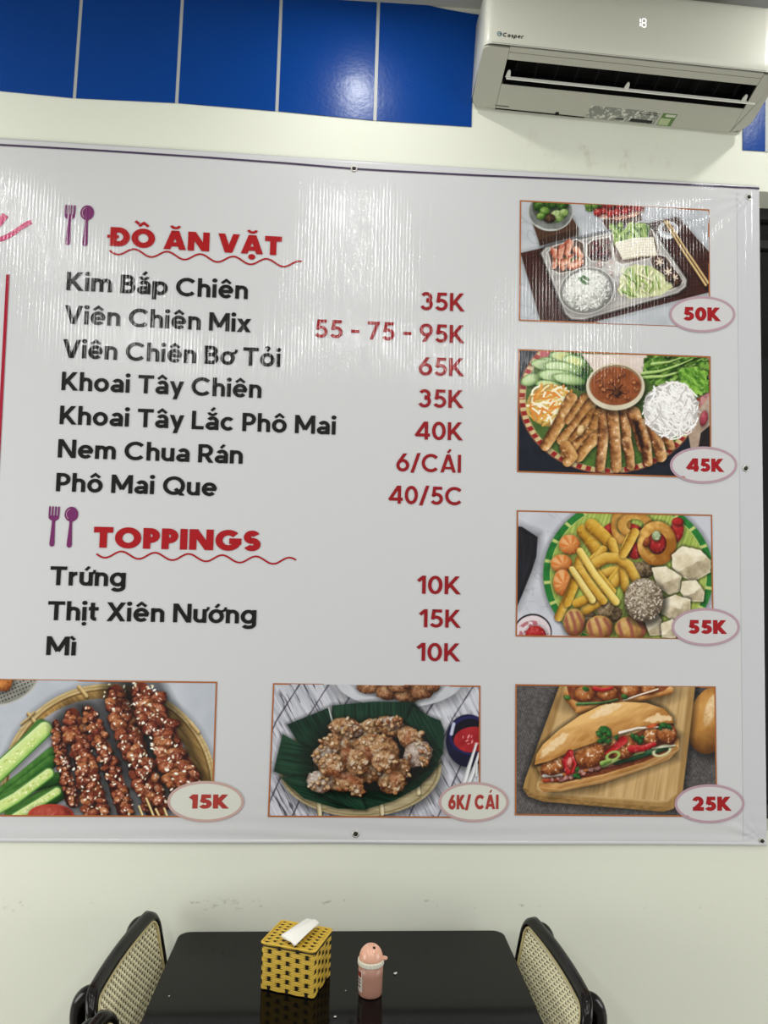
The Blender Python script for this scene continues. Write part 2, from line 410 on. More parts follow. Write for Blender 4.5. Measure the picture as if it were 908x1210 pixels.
def paint_bento(p):
    k = p.noise(60, seed=3)
    p.C = p.mix((168, 172, 178), (196, 198, 204), k+.5)/255.
    veins = np.abs(p.noise(90, 60, seed=8, rot=30)); p.dim(veins-.012, .02, .10)
    # dark slatted mat
    mat = p.poly([(44, 236), (590, 111), (702, 238), (702, 372), (235, 492), (118, 492)])
    p.dim(mat-6, 10, .2)
    p.flat(mat, (52, 24, 22), (78, 38, 34), p.noise(30, 6, seed=4, rot=-13))
    for j in range(-40, 60):
        y0 = 100+j*13
        p.put(np.maximum(p.path([(0, y0+178), (720, y0+10)], .7)[0], mat), (np.array([98., 58, 52])), 1., .6)
        p.put(np.maximum(p.path([(j*22-100, 60), (j*22+170, 520)], .6)[0], mat), (np.array([88., 48, 44])), 1., .35)
    # block and glass bowl of greens
    p.dim(p.poly([(80, 110), (225, 110), (250, 165), (250, 190), (110, 218)]), 9, .3)
    p.flat(p.poly([(72, 95), (212, 95), (245, 150), (106, 192)]), (70, 44, 32), (98, 66, 48), p.noise(60, 4, seed=5, rot=-14))
    p.flat(p.poly([(106, 190), (245, 150), (243, 176), (110, 211)]), (54, 32, 22), (72, 46, 32), p.noise(50, 5, seed=6, rot=-14))
    p.flat(p.ell(148, 92, 77, 68), (88, 92, 88), (150, 152, 148), p.noise(22, seed=12))
    p.flat(p.ell(148, 76, 64, 52), (58, 62, 54), (110, 110, 100), p.noise(12, seed=13))
    for i, (x, y, r, d) in enumerate([(112, 72, 24, 0), (150, 62, 26, 0), (188, 70, 20, 0), (128, 90, 18, 1), (172, 108, 26, 2), (145, 116, 20, 3), (115, 108, 16, 1), (195, 96, 16, 2)]):
        c = [((24, 50, 16), (52, 92, 32), (118, 158, 74)), ((40, 70, 20), (98, 138, 50), (180, 200, 120)), ((80, 110, 50), (150, 176, 98), (220, 228, 190)), ((30, 18, 12), (66, 44, 30), (130, 100, 70))][d]
        p.lump(x, y, r, r*.82, 0, *c, n=.3, ns=8, seed=20+i, shadow=.3)
    p.ring(148, 92, 77, 66, 4, (176, 180, 176)); p.ring(148, 82, 68, 56, 2.5, (120, 124, 120))
    p.put(p.path([(100, 140), (128, 154), (165, 155)], 2)[0], (np.array([222., 224, 222])), 2, .7)
    # second block, basket of tomatoes
    p.flat(p.poly([(325, 122), (460, 96), (466, 124), (345, 155)]), (70, 44, 32), (96, 62, 46), p.noise(40, 4, seed=7, rot=-12))
    p.flat(p.poly([(268, 55), (475, 55), (472, 92), (440, 110), (380, 122), (318, 114)]), (190, 120, 96), (226, 190, 170), p.noise(12, 30, seed=9))
    p.flat(p.poly([(276, 50), (470, 50), (462, 84), (380, 108), (322, 100)]), (70, 20, 16), (110, 34, 26), p.noise(10, seed=10))
    for i, (x, y) in enumerate([(312, 96), (336, 88), (358, 100), (382, 94), (408, 92), (432, 82), (456, 80), (350, 72), (388, 70), (424, 66), (330, 66), (455, 62)]):
        p.lump(x, y, 15, 14, 0, (90, 12, 14), (176, 36, 34), (232, 120, 104), n=.15, ns=10, seed=40+i, edge=.03, spec=.4, shadow=.3)
    for i, (x, y) in enumerate([(284, 82), (300, 72), (278, 70), (318, 62)]):
        p.lump(x, y, 15, 11, 20*i, (40, 70, 20), (96, 134, 48), (168, 190, 100), n=.3, ns=8, seed=60+i, shadow=.2)
    # dish of sauce
    p.dim(p.ell(560, 168, 38, 26), 8, .35)
    p.flat(p.ell(556, 157, 36, 31), (196, 198, 202), (226, 228, 230), p.noise(30, seed=14)); p.flat(p.ell(556, 152, 31, 23), (166, 168, 174))
    p.flat(p.ell(557, 152, 22, 14), (52, 26, 18), (84, 46, 30), p.noise(20, seed=15))
    # metal tray
    tray = p.poly([(116, 236), (132, 218), (455, 142), (486, 148), (508, 166), (618, 330), (616, 352), (590, 374), (262, 466), (222, 464), (200, 446)])
    p.dim(tray-8, 9, .5)
    p.flat(tray-3, (112, 108, 106), (160, 156, 152), p.noise(70, 12, seed=16, rot=-14))
    p.flat(tray+6, (186, 182, 178), (136, 130, 126), p.noise(80, 16, seed=17, rot=-14))
    p.put(np.abs(tray+3)-1.4, (np.array([222., 220, 216])), 1.2, .8)
    comp = [[(140, 232), (160, 214), (238, 190), (262, 204), (270, 276), (250, 290), (178, 306), (156, 294)], [(276, 208), (296, 192), (352, 182), (362, 250), (340, 268), (290, 262), (276, 246)],
            [(358, 176), (372, 160), (470, 140), (500, 158), (524, 236), (508, 250), (395, 276), (372, 262)], [(492, 256), (516, 242), (548, 250), (606, 334), (596, 350), (560, 366), (520, 330)]]
    for c in comp:
        sd = p.poly(c); p.flat(sd-4, (208, 205, 200)); p.flat(sd, (84, 62, 54), (120, 96, 84), p.noise(26, seed=18))
    # prawns
    for i, q in enumerate([[(160, 232), (168, 256), (160, 284)], [(186, 218), (178, 250), (196, 284)], [(214, 202), (204, 236), (222, 262)], [(236, 226), (252, 246), (236, 270)], [(205, 262), (180, 272), (190, 290)], [(218, 282), (240, 284), (256, 268)]]):
        p.rod(q, 13, 8, (120, 46, 30), (208, 128, 98), (244, 208, 188), n=.22, ns=9, seed=70+i, spec=.3)
    for q in [[(200, 200), (216, 186)], [(190, 214), (202, 196)], [(156, 236), (150, 214)], [(212, 250), (232, 240)]]:
        p.put(p.path(q, 3.4, 1.4)[0], (np.array([188., 78, 50])))
    p.specks(p.ell(205, 262, 40, 24), 9, 4, [(70, 104, 40), (96, 130, 60)], 5)
    # beans
    for i in range(22):
        r = random.Random(i); p.lump(r.uniform(286, 350), r.uniform(200, 254), 11, 8, r.uniform(0, 180), (34, 8, 14), (92, 30, 40), (176, 116, 120), n=.15, ns=8, seed=90+i, edge=.04, spec=.3, shadow=.3)
    # greens and slices, top right
    for i in range(20):
        r = random.Random(200+i); x = r.uniform(376, 490); p.rod([(x, 206), (x+r.uniform(-14, 14), 170), (x+r.uniform(-24, 24), 136+r.uniform(0, 26))], 7, 10, (46, 78, 24), (120, 156, 64), (206, 220, 150), n=.22, ns=7, seed=210+i, shadow=.25)
    for i in range(7):
        p.rod([(378+i*4, 206+i*8), (440+i*4, 190+i*9), (500+i*2, 188+i*9)], 7, 6, (150, 132, 100), (216, 208, 186), (244, 240, 228), n=.16, ns=12, seed=230+i, shadow=.3)
    # greens, lower right
    p.flat(p.poly([(386, 330), (400, 292), (440, 276), (500, 284), (560, 326), (572, 356), (530, 384), (420, 396), (394, 372)]), (176, 184, 120), (226, 226, 186), p.noise(14, seed=19))
    for i in range(26):
        r = random.Random(300+i); x = r.uniform(392, 520); y = r.uniform(284, 350)
        p.rod([(x, y), (x+r.uniform(-12, 20), y+18), (x+r.uniform(-18, 40), y+38)], r.uniform(3, 7), 3, *random.Random(i).choice([((50, 84, 24), (128, 164, 62), (204, 218, 140)), ((150, 150, 90), (214, 214, 162), (242, 240, 214)), ((80, 110, 40), (160, 186, 88), (222, 228, 160))]), n=.15, ns=8, seed=310+i, shadow=.22)
    # mushrooms
    for i, (x, y, a) in enumerate([(526, 268, 22), (556, 302, 20), (578, 322, 18), (586, 342, 12), (560, 326, 14)]):
        p.lump(x, y, a, a*.9, 0, (26, 12, 8), (72, 42, 28), (126, 88, 62), n=.15, ns=10, seed=330+i, edge=.04)
        if i < 3:
            for an in (20, 80, 140):
                c, s_ = math.cos(math.radians(an))*a*.6, math.sin(math.radians(an))*a*.6
                p.put(p.path([(x-c, y-s_), (x+c, y+s_)], 2.4)[0], (np.array([228., 212, 190])))
    # bean sprout scatter, middle
    for i in range(26):
        r = random.Random(350+i); x, y = r.uniform(300, 372), r.uniform(262, 310); p.lump(x, y, r.uniform(3, 8), r.uniform(2, 5), r.uniform(0, 180), (90, 60, 60), (176, 140, 130), (232, 214, 206), shadow=0, seed=i)
    p.put(p.noise(40, seed=77)*60+p.ell(400, 288, 50, 34)*.5+8, (np.array([238., 238, 236])), 10, .55)
    # dish of rice
    p.flat(p.ell(274, 366, 98, 82, -14), (112, 108, 104), (164, 160, 156), p.noise(50, seed=21)); p.ring(274, 366, 96, 80, 4, (214, 212, 208), -14)
    p.lump(274, 368, 84, 72, -14, (120, 120, 114), (204, 204, 198), (240, 240, 236), n=.4, ns=9, seed=22, edge=.05, shadow=.3)
    rice = p.ell(274, 366, 80, 68, -14)
    p.specks(rice, 200, 5, [(238, 238, 234), (214, 214, 208), (184, 184, 176), (232, 232, 226)], 6, .35)
    for q in [(252, 326), (264, 320), (274, 326), (262, 336), (270, 340)]: p.lump(q[0], q[1], 8, 5, 30, (24, 60, 20), (56, 104, 44), (110, 160, 90), shadow=.2, seed=q[0])
    # chopsticks
    p.dim(p.path([(552, 140), (690, 362)], 6)[0], 5, .4)
    p.rod([(543, 126), (614, 240), (686, 348)], 3.2, 4.4, (120, 86, 44), (206, 172, 112), (238, 214, 160), n=.05, seed=9, shadow=.2)
    p.rod([(552, 124), (624, 236), (694, 340)], 3.2, 4.4, (120, 86, 44), (198, 164, 106), (232, 206, 152), n=.05, seed=10, shadow=.2)

def paint_platter(p):
    p.C = p.mix((24, 30, 44), (38, 42, 54), p.noise(40, seed=3)+.5)/255.
    p.flat(p.poly([(600, 40), (720, 40), (720, 300), (640, 330)]), (176, 110, 112), (206, 150, 146), p.noise(30, seed=4))
    p.flat(p.poly([(620, 300), (720, 180), (720, 400), (640, 410)]), (196, 178, 160), (150, 120, 100), p.noise(24, seed=5))
    p.flat(p.poly([(670, 330), (706, 300), (706, 390), (662, 380)]), (40, 34, 36))
    # woven tray
    rim = p.ell(352, 210, 316, 262)
    p.flat(rim, (186, 160, 104), (222, 200, 150), p.noise(8, 20, seed=6))
    ang = np.degrees(np.arctan2((p.Y-210)*1.2, p.X-352))
    stripe = np.abs(((ang+1000) % 6.4)-3.2)-1.7
    p.put(np.maximum(rim+3, np.maximum(-(rim+19), stripe*5)), (np.array([158., 34, 34])), 1.6)
    p.put(np.abs(rim+1)-1.6, (np.array([116., 44, 34])), 1.2, .8)
    p.flat(rim+21, (58, 84, 36), (98, 128, 56), p.noise(26, 10, seed=7, rot=40))
    # banana leaf below
    p.flat(np.maximum(p.poly([(250, 430), (420, 380), (640, 330), (620, 400), (480, 456), (300, 460)]), rim+20), (52, 88, 30), (104, 140, 60), p.noise(60, 6, seed=8, rot=-30))
    # rice paper sheet
    p.flat(p.poly([(255, 56), (480, 60), (500, 104), (470, 128), (300, 118)]), (206, 186, 176), (226, 212, 204), p.noise(60, 20, seed=9, rot=10)); p.flat(p.poly([(110, 45), (150, 45), (140, 66), (112, 70)]), (190, 90, 96))
    # lettuce
    gl = p.poly([(470, 70), (520, 60), (700, 66), (700, 190), (640, 214), (590, 180), (480, 152), (464, 120)])+p.noise(26, seed=19)*26
    p.flat(gl, (40, 84, 22), (128, 174, 66), p.noise(30, 12, seed=20, rot=-24)*1.7)
    fold = np.abs(p.noise(34, 16, seed=21, rot=-30)); p.put(np.maximum(gl+4, fold*90-3), (np.array([186., 214, 120])), 3, .7)
    p.dim(np.maximum(gl, p.noise(30, 14, seed=22, rot=-20)*-60+9), 6, .5)
    for i, q in enumerate([[(468, 124), (530, 116), (590, 96), (640, 74)], [(470, 138), (540, 134), (600, 118), (650, 92)], [(500, 92), (560, 84), (600, 70)]]):
        p.rod(q, 6, 2, (84, 126, 50), (158, 194, 100), (220, 234, 170), seed=30+i, shadow=.3)
    fr2 = p.poly([(592, 110), (640, 96), (694, 120), (698, 186), (650, 206), (612, 190), (600, 150)])+p.noise(16, seed=23)*24
    p.dim(fr2-6, 8, .45); p.flat(fr2, (60, 118, 28), (150, 200, 76), p.noise(22, 10, seed=24, rot=50)*1.7)
    p.put(np.maximum(fr2+3, np.abs(p.noise(24, 12, seed=25, rot=60))*80-2.4), (np.array([196., 226, 124])), 2.5, .7)
    # cucumber slices and green leaves
    p.lump(258, 150, 30, 34, 0, (20, 50, 20), (46, 92, 40), (90, 140, 70), seed=52, shadow=.2)
    for i, (x, y, a, b, rot) in enumerate([(190, 66, 44, 20, 8), (232, 84, 40, 22, 16), (130, 84, 34, 16, -6), (140, 96, 60, 20, 8), (190, 106, 66, 22, 10), (78, 146, 34, 20, -20), (170, 132, 66, 22, 4), (210, 144, 56, 18, 10), (140, 164, 44, 16, 8)]):
        p.lump(x, y, a, b, rot, (96, 130, 70), (182, 206, 146), (232, 238, 210), n=.1, ns=24, seed=50+i, edge=.05, shadow=.4)
        p.put(np.abs(p.ell(x, y, a*.97, b*.95, rot))-1.3, (np.array([96., 138, 62])), 1.2, .7)
        if i in (0, 1, 8): p.put(p.ell(x, y, a*.6, b*.6, rot), (np.array([206., 206, 110])), 5, .6)
    # shredded salad
    sal = p.ell(150, 232, 92, 78, 0)
    p.flat(p.ell(150, 235, 86, 74), (150, 110, 50), (206, 172, 100), p.noise(10, seed=60))
    p.strands(lambda x, y: math.hypot((x-150)/92, (y-232)/78)-1, 150, 234, 84, 70, 190, 3.4, [(226, 160, 60), (236, 214, 150), (240, 232, 206), (212, 178, 80), (226, 136, 44), (232, 222, 186)], 3)
    # fried rolls, left
    fr = ((96, 54, 20), (186, 128, 66), (232, 190, 130))
    for i, q in enumerate([[(220, 212), (176, 300), (130, 376)], [(268, 214), (240, 250), (214, 286)], [(286, 232), (236, 300), (186, 356)], [(300, 264), (262, 310), (226, 356)], [(310, 300), (270, 350), (200, 400)], [(300, 350), (270, 380), (246, 414)], [(200, 380), (222, 410), (206, 430)], [(320, 262), (300, 300)]]):
        p.rod(q, 22, 18, *fr, n=.3, ns=16, seed=70+i, spec=.35, shadow=.5, edge=.12)
    p.lump(252, 322, 12, 20, 20, (140, 100, 50), (226, 190, 130), (250, 236, 200), seed=99)
    # grilled rolls, front
    for i, (x0, y0, x1, y1, w) in enumerate([(334, 268, 320, 448, 20), (362, 262, 376, 450, 22), (404, 262, 412, 380, 19), (412, 360, 426, 444, 18), (436, 262, 470, 380, 24), (468, 300, 486, 430, 20), (496, 282, 532, 412, 24), (540, 330, 566, 376, 17)]):
        p.rod([(x0, y0), ((x0+x1)/2+3, (y0+y1)/2), (x1, y1)], w, w*.85, (86, 44, 18), (180, 120, 66), (232, 192, 140), n=.26, ns=13, seed=90+i, spec=.4, shadow=.55, edge=.08)
        r = random.Random(i)
        for j in range(5):
            t = r.random(); p.put(p.ell(x0+(x1-x0)*t+r.uniform(-8, 8), y0+(y1-y0)*t, r.uniform(6, 12), r.uniform(4, 8), r.uniform(0, 90))+p.noise(8, seed=j)*8, (np.array([74., 34, 16])), 4, .75 if i in (2, 4, 5) else .4)
    for q in [(444, 300), (456, 336), (462, 366), (448, 320)]: p.put(p.ell(q[0], q[1], 20, 9, 70)+p.noise(9, seed=q[0])*10, (np.array([40., 20, 14])), 4, .8)
    # rice noodles
    p.flat(p.ell(566, 250, 98, 94)+p.noise(14, seed=12)*14, (150, 146, 142), (206, 202, 198), p.noise(9, seed=13))
    p.strands(lambda x, y: math.hypot((x-566)/104, (y-250)/102)-1, 566, 250, 98, 98, 330, 2.6, [(244, 242, 240), (226, 222, 220), (196, 190, 188), (238, 234, 232)], 14, 1.3)
    # bowl of sauce
    p.dim(p.ell(376, 184, 108, 84), 9, .5)
    p.flat(p.ell(373, 170, 102, 82), (196, 184, 158), (222, 212, 190), p.noise(60, seed=15)); p.flat(p.ell(373, 164, 92, 70), (146, 120, 92)); p.flat(p.ell(373, 168, 88, 66), (120, 58, 26), (176, 98, 52), p.noise(20, seed=16))
    for i in range(34):
        r = random.Random(400+i); a = r.uniform(0, 6.28); q = math.sqrt(r.random()); p.lump(373+78*q*math.cos(a), 166+56*q*math.sin(a), r.uniform(4, 10), r.uniform(3, 7), r.uniform(0, 180), (90, 40, 18), (172, 98, 52), (226, 178, 130), seed=i, spec=.5, shadow=.2)
    for i in range(13):
        a = i*.48; p.put(p.path([(378, 186), (378+38*math.cos(a), 184+26*math.sin(a))], 3.6, 1.6)[0], (np.array([66., 30, 14]) if i % 2 else np.array([120., 66, 30])), 1.3)
    p.lump(379, 192, 14, 11, 0, (30, 12, 8), (78, 40, 20), (140, 90, 50), seed=7, shadow=.3)
    p.lump(680, 280, 13, 26, 10, (110, 30, 40), (176, 70, 86), (220, 140, 150), seed=5)

def paint_fries(p):
    p.C = p.mix((178, 180, 190), (206, 206, 214), p.noise(70, seed=3)+.5)/255.
    p.dim(np.abs(p.noise(80, 40, seed=5, rot=40))-.01, .02, .12)
    # black box
    p.dim(p.poly([(30, 90), (110, 120), (104, 220), (30, 380)]), 22, .4)
    p.flat(p.poly([(30, 95), (48, 96), (103, 132), (98, 200), (82, 250), (50, 330), (30, 376)]), (18, 18, 24), (40, 40, 48), p.noise(9, 60, seed=6))
    for i in range(8): p.put(p.path([(40+i*7, 110+i*4), (34+i*5, 340-i*14)], 1)[0], (np.array([70., 70, 78])), 1., .5)
    # sauce dish
    p.flat(p.ell(86, 462, 66, 64), (36, 26, 30)); p.flat(p.ell(86, 464, 62, 60), (206, 190, 196), (226, 214, 218), p.noise(12, seed=7))
    p.put(np.maximum(p.ell(86, 466, 54, 44), p.noise(16, 10, seed=8)*40+2), (np.array([176., 84, 92])), 2, .8)
    p.lump(96, 474, 36, 34, 0, (110, 14, 16), (178, 30, 32), (224, 110, 100), spec=.5, seed=9, edge=.03)
    # green woven tray
    rim = p.ell(418, 262, 296, 268)
    p.dim(rim-6, 10, .35)
    p.flat(rim, (26, 104, 40), (54, 148, 64), p.noise(20, seed=10))
    ang = np.degrees(np.arctan2(p.Y-262, p.X-418))
    p.put(np.maximum(rim+1, np.maximum(-(rim+22), (np.abs(((ang+1003) % 15)-7.5)-1.1)*5)), (np.array([206., 206, 120])), 1.6, .9)
    p.put(np.abs(rim+23)-2, (np.array([190., 196, 104])), 1.4)
    p.flat(rim+25, (142, 168, 62), (196, 206, 108), p.noise(6, 60, seed=11, rot=20))
    p.put(np.maximum(rim+25, (np.abs(((p.X*.9+p.Y*.3) % 13)-6.5)-1.2)), (np.array([112., 136, 50])), 1.6, .6)
    # tomato wedges
    for i, (x, y, a, b, r) in enumerate([(352, 112, 22, 28, 30), (432, 108, 36, 22, 10), (586, 112, 24, 40, 10), (520, 150, 34, 42, 0), (440, 180, 26, 30, 0), (590, 78, 20, 14, 0)]):
        p.lump(x, y, a, b, r, (110, 14, 14), (180, 34, 34), (226, 100, 84), n=.12, ns=16, seed=20+i, spec=.3, edge=.05)
    yl = ((128, 84, 14), (206, 156, 50), (238, 204, 104)); go = ((120, 76, 12), (198, 146, 34), (232, 192, 84))
    # thick sticks, top
    p.rod([(262, 112), (290, 150), (318, 196)], 24, 22, *go, n=.14, seed=30, spec=.15)
    p.rod([(290, 92), (330, 128), (368, 166)], 24, 22, *go, n=.12, seed=31, spec=.15)
    # onion rings
    for i, (x, y, a, b, w) in enumerate([(392, 92, 24, 46, 20), (442, 90, 46, 32, 22)]):
        sd = np.abs(p.ell(x, y, a, b))-w/2; p.dim(sd-4, 6, .4); p.flat(sd, (176, 116, 40), (220, 172, 86), p.noise(14, seed=33+i)-p.ell(x, y, a, b)/w*.6)
    for i, (x, y) in enumerate([(474, 246), (446, 250), (362, 398), (340, 386), (270, 410)]):
        p.lump(x, y, 34, 30, 0, (70, 54, 36), (140, 116, 84), (196, 176, 144), n=.4, ns=7, seed=110+i)
    x, y = 517, 154
    sd = np.abs(p.ell(x, y, 51, 58))-17; p.dim(sd-4, 6, .5)
    p.flat(sd, (160, 98, 26), (228, 178, 92), p.noise(18, seed=36)*1.1-((p.X-x)*.006+(p.Y-y)*.006)-np.abs(p.ell(x, y, 51, 58))/17*.25)
    p.lump(516, 128, 16, 18, 0, (70, 90, 50), (150, 166, 120), (220, 226, 200), seed=37, spec=.6)
    p.lump(482, 150, 12, 18, 20, (80, 30, 10), (150, 70, 30), (210, 140, 80), seed=38)
    # spiral-marked balls, left
    for i, (x, y, a, b) in enumerate([(214, 158, 37, 35), (186, 224, 38, 32), (188, 290, 32, 46)]):
        p.lump(x, y, a, b, 0, (130, 64, 20), (222, 150, 84), (246, 214, 166), n=.1, seed=40+i, edge=.02, shadow=.5)
        an = np.arctan2(p.Y-y-8, p.X-x-6)
        p.put(np.maximum(p.ell(x, y, a*.94, b*.94), (np.abs(((an*57.3+1000) % 45)-22.5)-9)*.7), (np.array([212., 104, 30])), 3, .7)
    # fries
    F = [[(404, 190), (420, 150), (436, 122)], [(392, 208), (424, 134)], [(250, 240), (216, 320), (176, 410)], [(240, 270), (206, 360)], [(360, 150), (372, 190)], [(330, 260), (390, 240)], [(262, 240), (330, 180)], [(300, 230), (330, 176)], [(250, 210), (236, 260)], [(350, 300), (400, 230)], [(372, 290), (402, 250)], [(268, 386), (322, 356)], [(240, 362), (330, 318)], [(250, 246), (310, 330), (330, 352)],
         [(400, 250), (406, 300), (420, 330)], [(290, 236), (360, 320)]]
    for i, q in enumerate(F): p.rod(q, 17, 15, *(yl if i % 3 else go), n=.12, ns=12, seed=50+i, spec=.1, shadow=.5)
    p.rod([(306, 222), (340, 204), (384, 206), (420, 232), (448, 286)], 20, 17, *yl, n=.1, seed=70, shadow=.55)
    p.rod([(250, 182), (300, 262), (374, 356)], 13, 14, (150, 106, 30), (230, 196, 92), (246, 226, 140), n=.1, seed=71, shadow=.6)
    p.rod([(222, 244), (256, 296), (292, 350)], 11, 13, (150, 106, 30), (224, 196, 106), (244, 228, 150), n=.1, seed=72, shadow=.6)
    p.rod([(440, 116), (418, 160), (400, 190)], 16, 15, *yl, n=.14, seed=73, shadow=.4)
    # sausages and striped buns, bottom
    for i, (x, y, a, b, r) in enumerate([(230, 428, 38, 48, 0), (318, 446, 48, 42, 0), (428, 448, 58, 42, 0)]):
        p.lump(x, y, a, b, r, (104, 60, 24), (196, 148, 78), (234, 204, 148), n=.12, seed=80+i, edge=.03, shadow=.6)
        for j in (-1, 0, 1):
            p.put(np.maximum(p.ell(x, y, a*.92, b*.9, r), p.path([(x+j*a*.6-12, y-b*.7), (x+j*a*.7, y), (x+j*a*.6+8, y+b)], 6)[0]), (np.array([146., 72, 66])), 3, .75)
    # pale cubes
    cu = ((120, 104, 76), (206, 190, 156), (236, 226, 202))
    def cube(pts, seed): 
        sd = p.poly(pts)+p.noise(16, seed=seed)*5-3; p.dim(sd-5, 6, .5); p.flat(sd, cu[1], cu[2], p.noise(26, seed=seed+1)*1.6); 
        cx = sum(q[0] for q in pts)/len(pts); cy = sum(q[1] for q in pts)/len(pts)
        p.put(np.maximum(sd+2, -(p.X-cx)*.5-(p.Y-cy)+8+p.noise(20, seed=seed+2)*20), p.mix(cu[0], cu[1], p.noise(18, seed=seed+4)+.55), 4, .75)
    cube([(572, 196), (606, 166), (668, 180), (702, 214), (700, 252), (640, 286), (600, 262), (574, 238)], 90)
    cube([(502, 240), (548, 236), (600, 270), (594, 318), (560, 330), (520, 300)], 93)
    cube([(606, 288), (650, 284), (680, 322), (676, 354), (620, 352), (602, 320)], 96)
    cube([(540, 350), (580, 334), (632, 350), (630, 392), (580, 420), (536, 396)], 99)
    cube([(478, 424), (514, 396), (530, 420), (532, 468), (494, 472)], 102)
    cube([(534, 434), (570, 420), (584, 440), (580, 480), (536, 478)], 105)
    # crumbed ball
    p.dim(p.ell(476, 360, 78, 84), 10, .5)
    p.lump(472, 350, 68, 76, 0, (84, 70, 56), (150, 134, 112), (204, 190, 170), n=.55, ns=7, seed=100, edge=.03, shadow=.3)
    p.specks(p.ell(472, 350, 66, 72), 260, 3.4, [(214, 202, 184), (120, 100, 80), (186, 170, 148)], 9, .7)

def paint_baguette(p):
    # coarse grey cloth
    p.C = p.mix((78, 74, 74), (142, 136, 134), p.noise(7, seed=3)*.9+.5+p.noise(160, seed=4)*.5)/255.
    p.dim((np.abs(((p.X*.6+p.Y) % 7)-3.5)-1.2)*2, 2, .22); p.dim((np.abs(((p.X-p.Y*.4) % 8)-4)-1.5)*2, 2, .18)
    # bread at the right
    p.dim(p.poly([(620, 60), (660, 40), (640, 250), (720, 290), (720, 60)]), 16, .4)
    p.lump(700, 150, 74, 116, 12, (104, 62, 18), (196, 136, 62), (232, 184, 110), n=.14, ns=50, seed=5, edge=.03)
    p.lump(702, 116, 20, 60, 16, (190, 140, 80), (226, 188, 134), (244, 220, 178), n=.3, ns=16, seed=6, shadow=0, edge=.2)
    # bamboo tray
    tray = p.poly([(180, 26), (650, 26), (604, 420), (574, 456), (540, 466), (120, 430), (70, 412), (52, 384), (60, 352)])
    p.dim(tray-10, 14, .5)
    p.flat(tray, (150, 112, 60), (186, 146, 88), p.noise(14, 90, seed=7, rot=8))
    inn = p.poly([(206, 20), (622, 20), (580, 400), (552, 426), (520, 428), (130, 400), (104, 384), (112, 350)])
    p.put(np.abs(inn)-5, (np.array([222., 190, 134])), 5, .7)
    p.flat(inn, (184, 146, 90), (216, 180, 124), p.noise(10, 160, seed=8, rot=9)*1.2+p.noise(120, seed=9)*.5)
    for j in range(14): p.put(np.maximum(p.path([(196+j*34, 20), (110+j*36, 440)], 1.2)[0], inn+3), (np.array([166., 126, 74])), 2, .5)
    p.flat(np.maximum(tray, p.path([(50, 392), (96, 420), (330, 446), (560, 462)], 11)[0]), (122, 88, 42), (176, 136, 80), p.noise(16, 6, seed=10))
    # upper sandwich
    p.dim(p.ell(390, 70, 200, 52, -6), 14, .4)
    p.rod([(216, 62), (250, 104), (380, 82), (560, 44)], 24, 14, (130, 74, 24), (206, 142, 74), (238, 196, 136), n=.12, ns=20, seed=11, shadow=.2)
    p.flat(p.poly([(204, 30), (560, 30), (540, 48), (420, 74), (270, 98), (214, 72)]), (110, 44, 20), (170, 96, 56), p.noise(12, seed=12))
    for i, (x, y, a) in enumerate([(268, 56, 36), (346, 54, 36), (424, 44, 32), (490, 40, 26)]): p.lump(x, y, a, a*.75, 0, (96, 42, 14), (178, 104, 48), (232, 184, 130), seed=13+i, spec=.5)
    p.rod([(300, 38), (330, 44), (360, 36)], 8, 5, (120, 10, 10), (186, 24, 28), (226, 100, 90), seed=18)
    p.rod([(240, 92), (330, 88), (380, 76)], 5, 3, (30, 70, 30), (70, 120, 60), (150, 186, 120), seed=19); p.put(p.path([(400, 80), (450, 62), (520, 40)], 2.5)[0], (np.array([236., 226, 206])))
    for q in [(270, 40), (404, 66), (206, 70)]: p.lump(q[0], q[1], 12, 8, 20, (30, 70, 24), (60, 110, 44), (110, 160, 80), seed=q[0], shadow=.2)
    # the big sandwich: lower half, filling, upper crust
    p.dim(p.poly([(90, 300), (150, 410), (300, 390), (590, 280), (600, 200)]), 20, .55)
    low = p.poly([(100, 310), (118, 350), (104, 380), (124, 398), (180, 396), (330, 366), (470, 318), (560, 284), (592, 250), (594, 214), (560, 190), (300, 250)])
    p.flat(low, (170, 110, 48), (222, 170, 104), p.noise(40, 12, seed=20, rot=-18))
    p.dim(np.maximum(low, -p.path([(110, 384), (330, 340), (590, 230)], 16)[0]), 10, .18)
    p.put(np.abs(p.path([(112, 372), (180, 380), (330, 348), (470, 302), (584, 244)], 9)[0])-1.2, (np.array([236., 198, 140])), 3, .6)
    fil = p.poly([(112, 326), (160, 300), (330, 238), (520, 160), (574, 160), (588, 208), (566, 250), (470, 294), (330, 336), (180, 366), (120, 356)])
    p.flat(fil, (96, 40, 20), (150, 80, 46), p.noise(12, seed=21))
    p.rod([(128, 356), (180, 352), (260, 334)], 9, 6, (110, 30, 14), (186, 66, 34), (226, 130, 90), seed=22)
    p.rod([(150, 344), (240, 330), (300, 316)], 7, 4, (150, 60, 16), (222, 120, 46), (240, 170, 100), seed=23)
    for i in range(36):
        r = random.Random(i); t = r.random(); p.lump(150+t*300, 362-t*92+r.uniform(-8, 8), 9, 6, r.uniform(0, 180), (120, 60, 56), (192, 132, 120), (232, 196, 184), seed=30+i, shadow=.2)
    p.rod([(372, 292), (440, 276), (552, 242)], 11, 9, (16, 50, 30), (36, 92, 56), (110, 160, 110), seed=24, spec=.3)
    p.rod([(330, 306), (390, 280), (470, 258)], 7, 5, (90, 110, 40), (176, 190, 110), (226, 230, 180), seed=25)
    p.put(np.abs(p.ell(534, 254, 30, 16, -20))-3, (np.array([206., 206, 160]))); p.rod([(500, 246), (578, 236)], 4, 3, (150, 150, 110), (226, 220, 190), (246, 240, 222), seed=26)
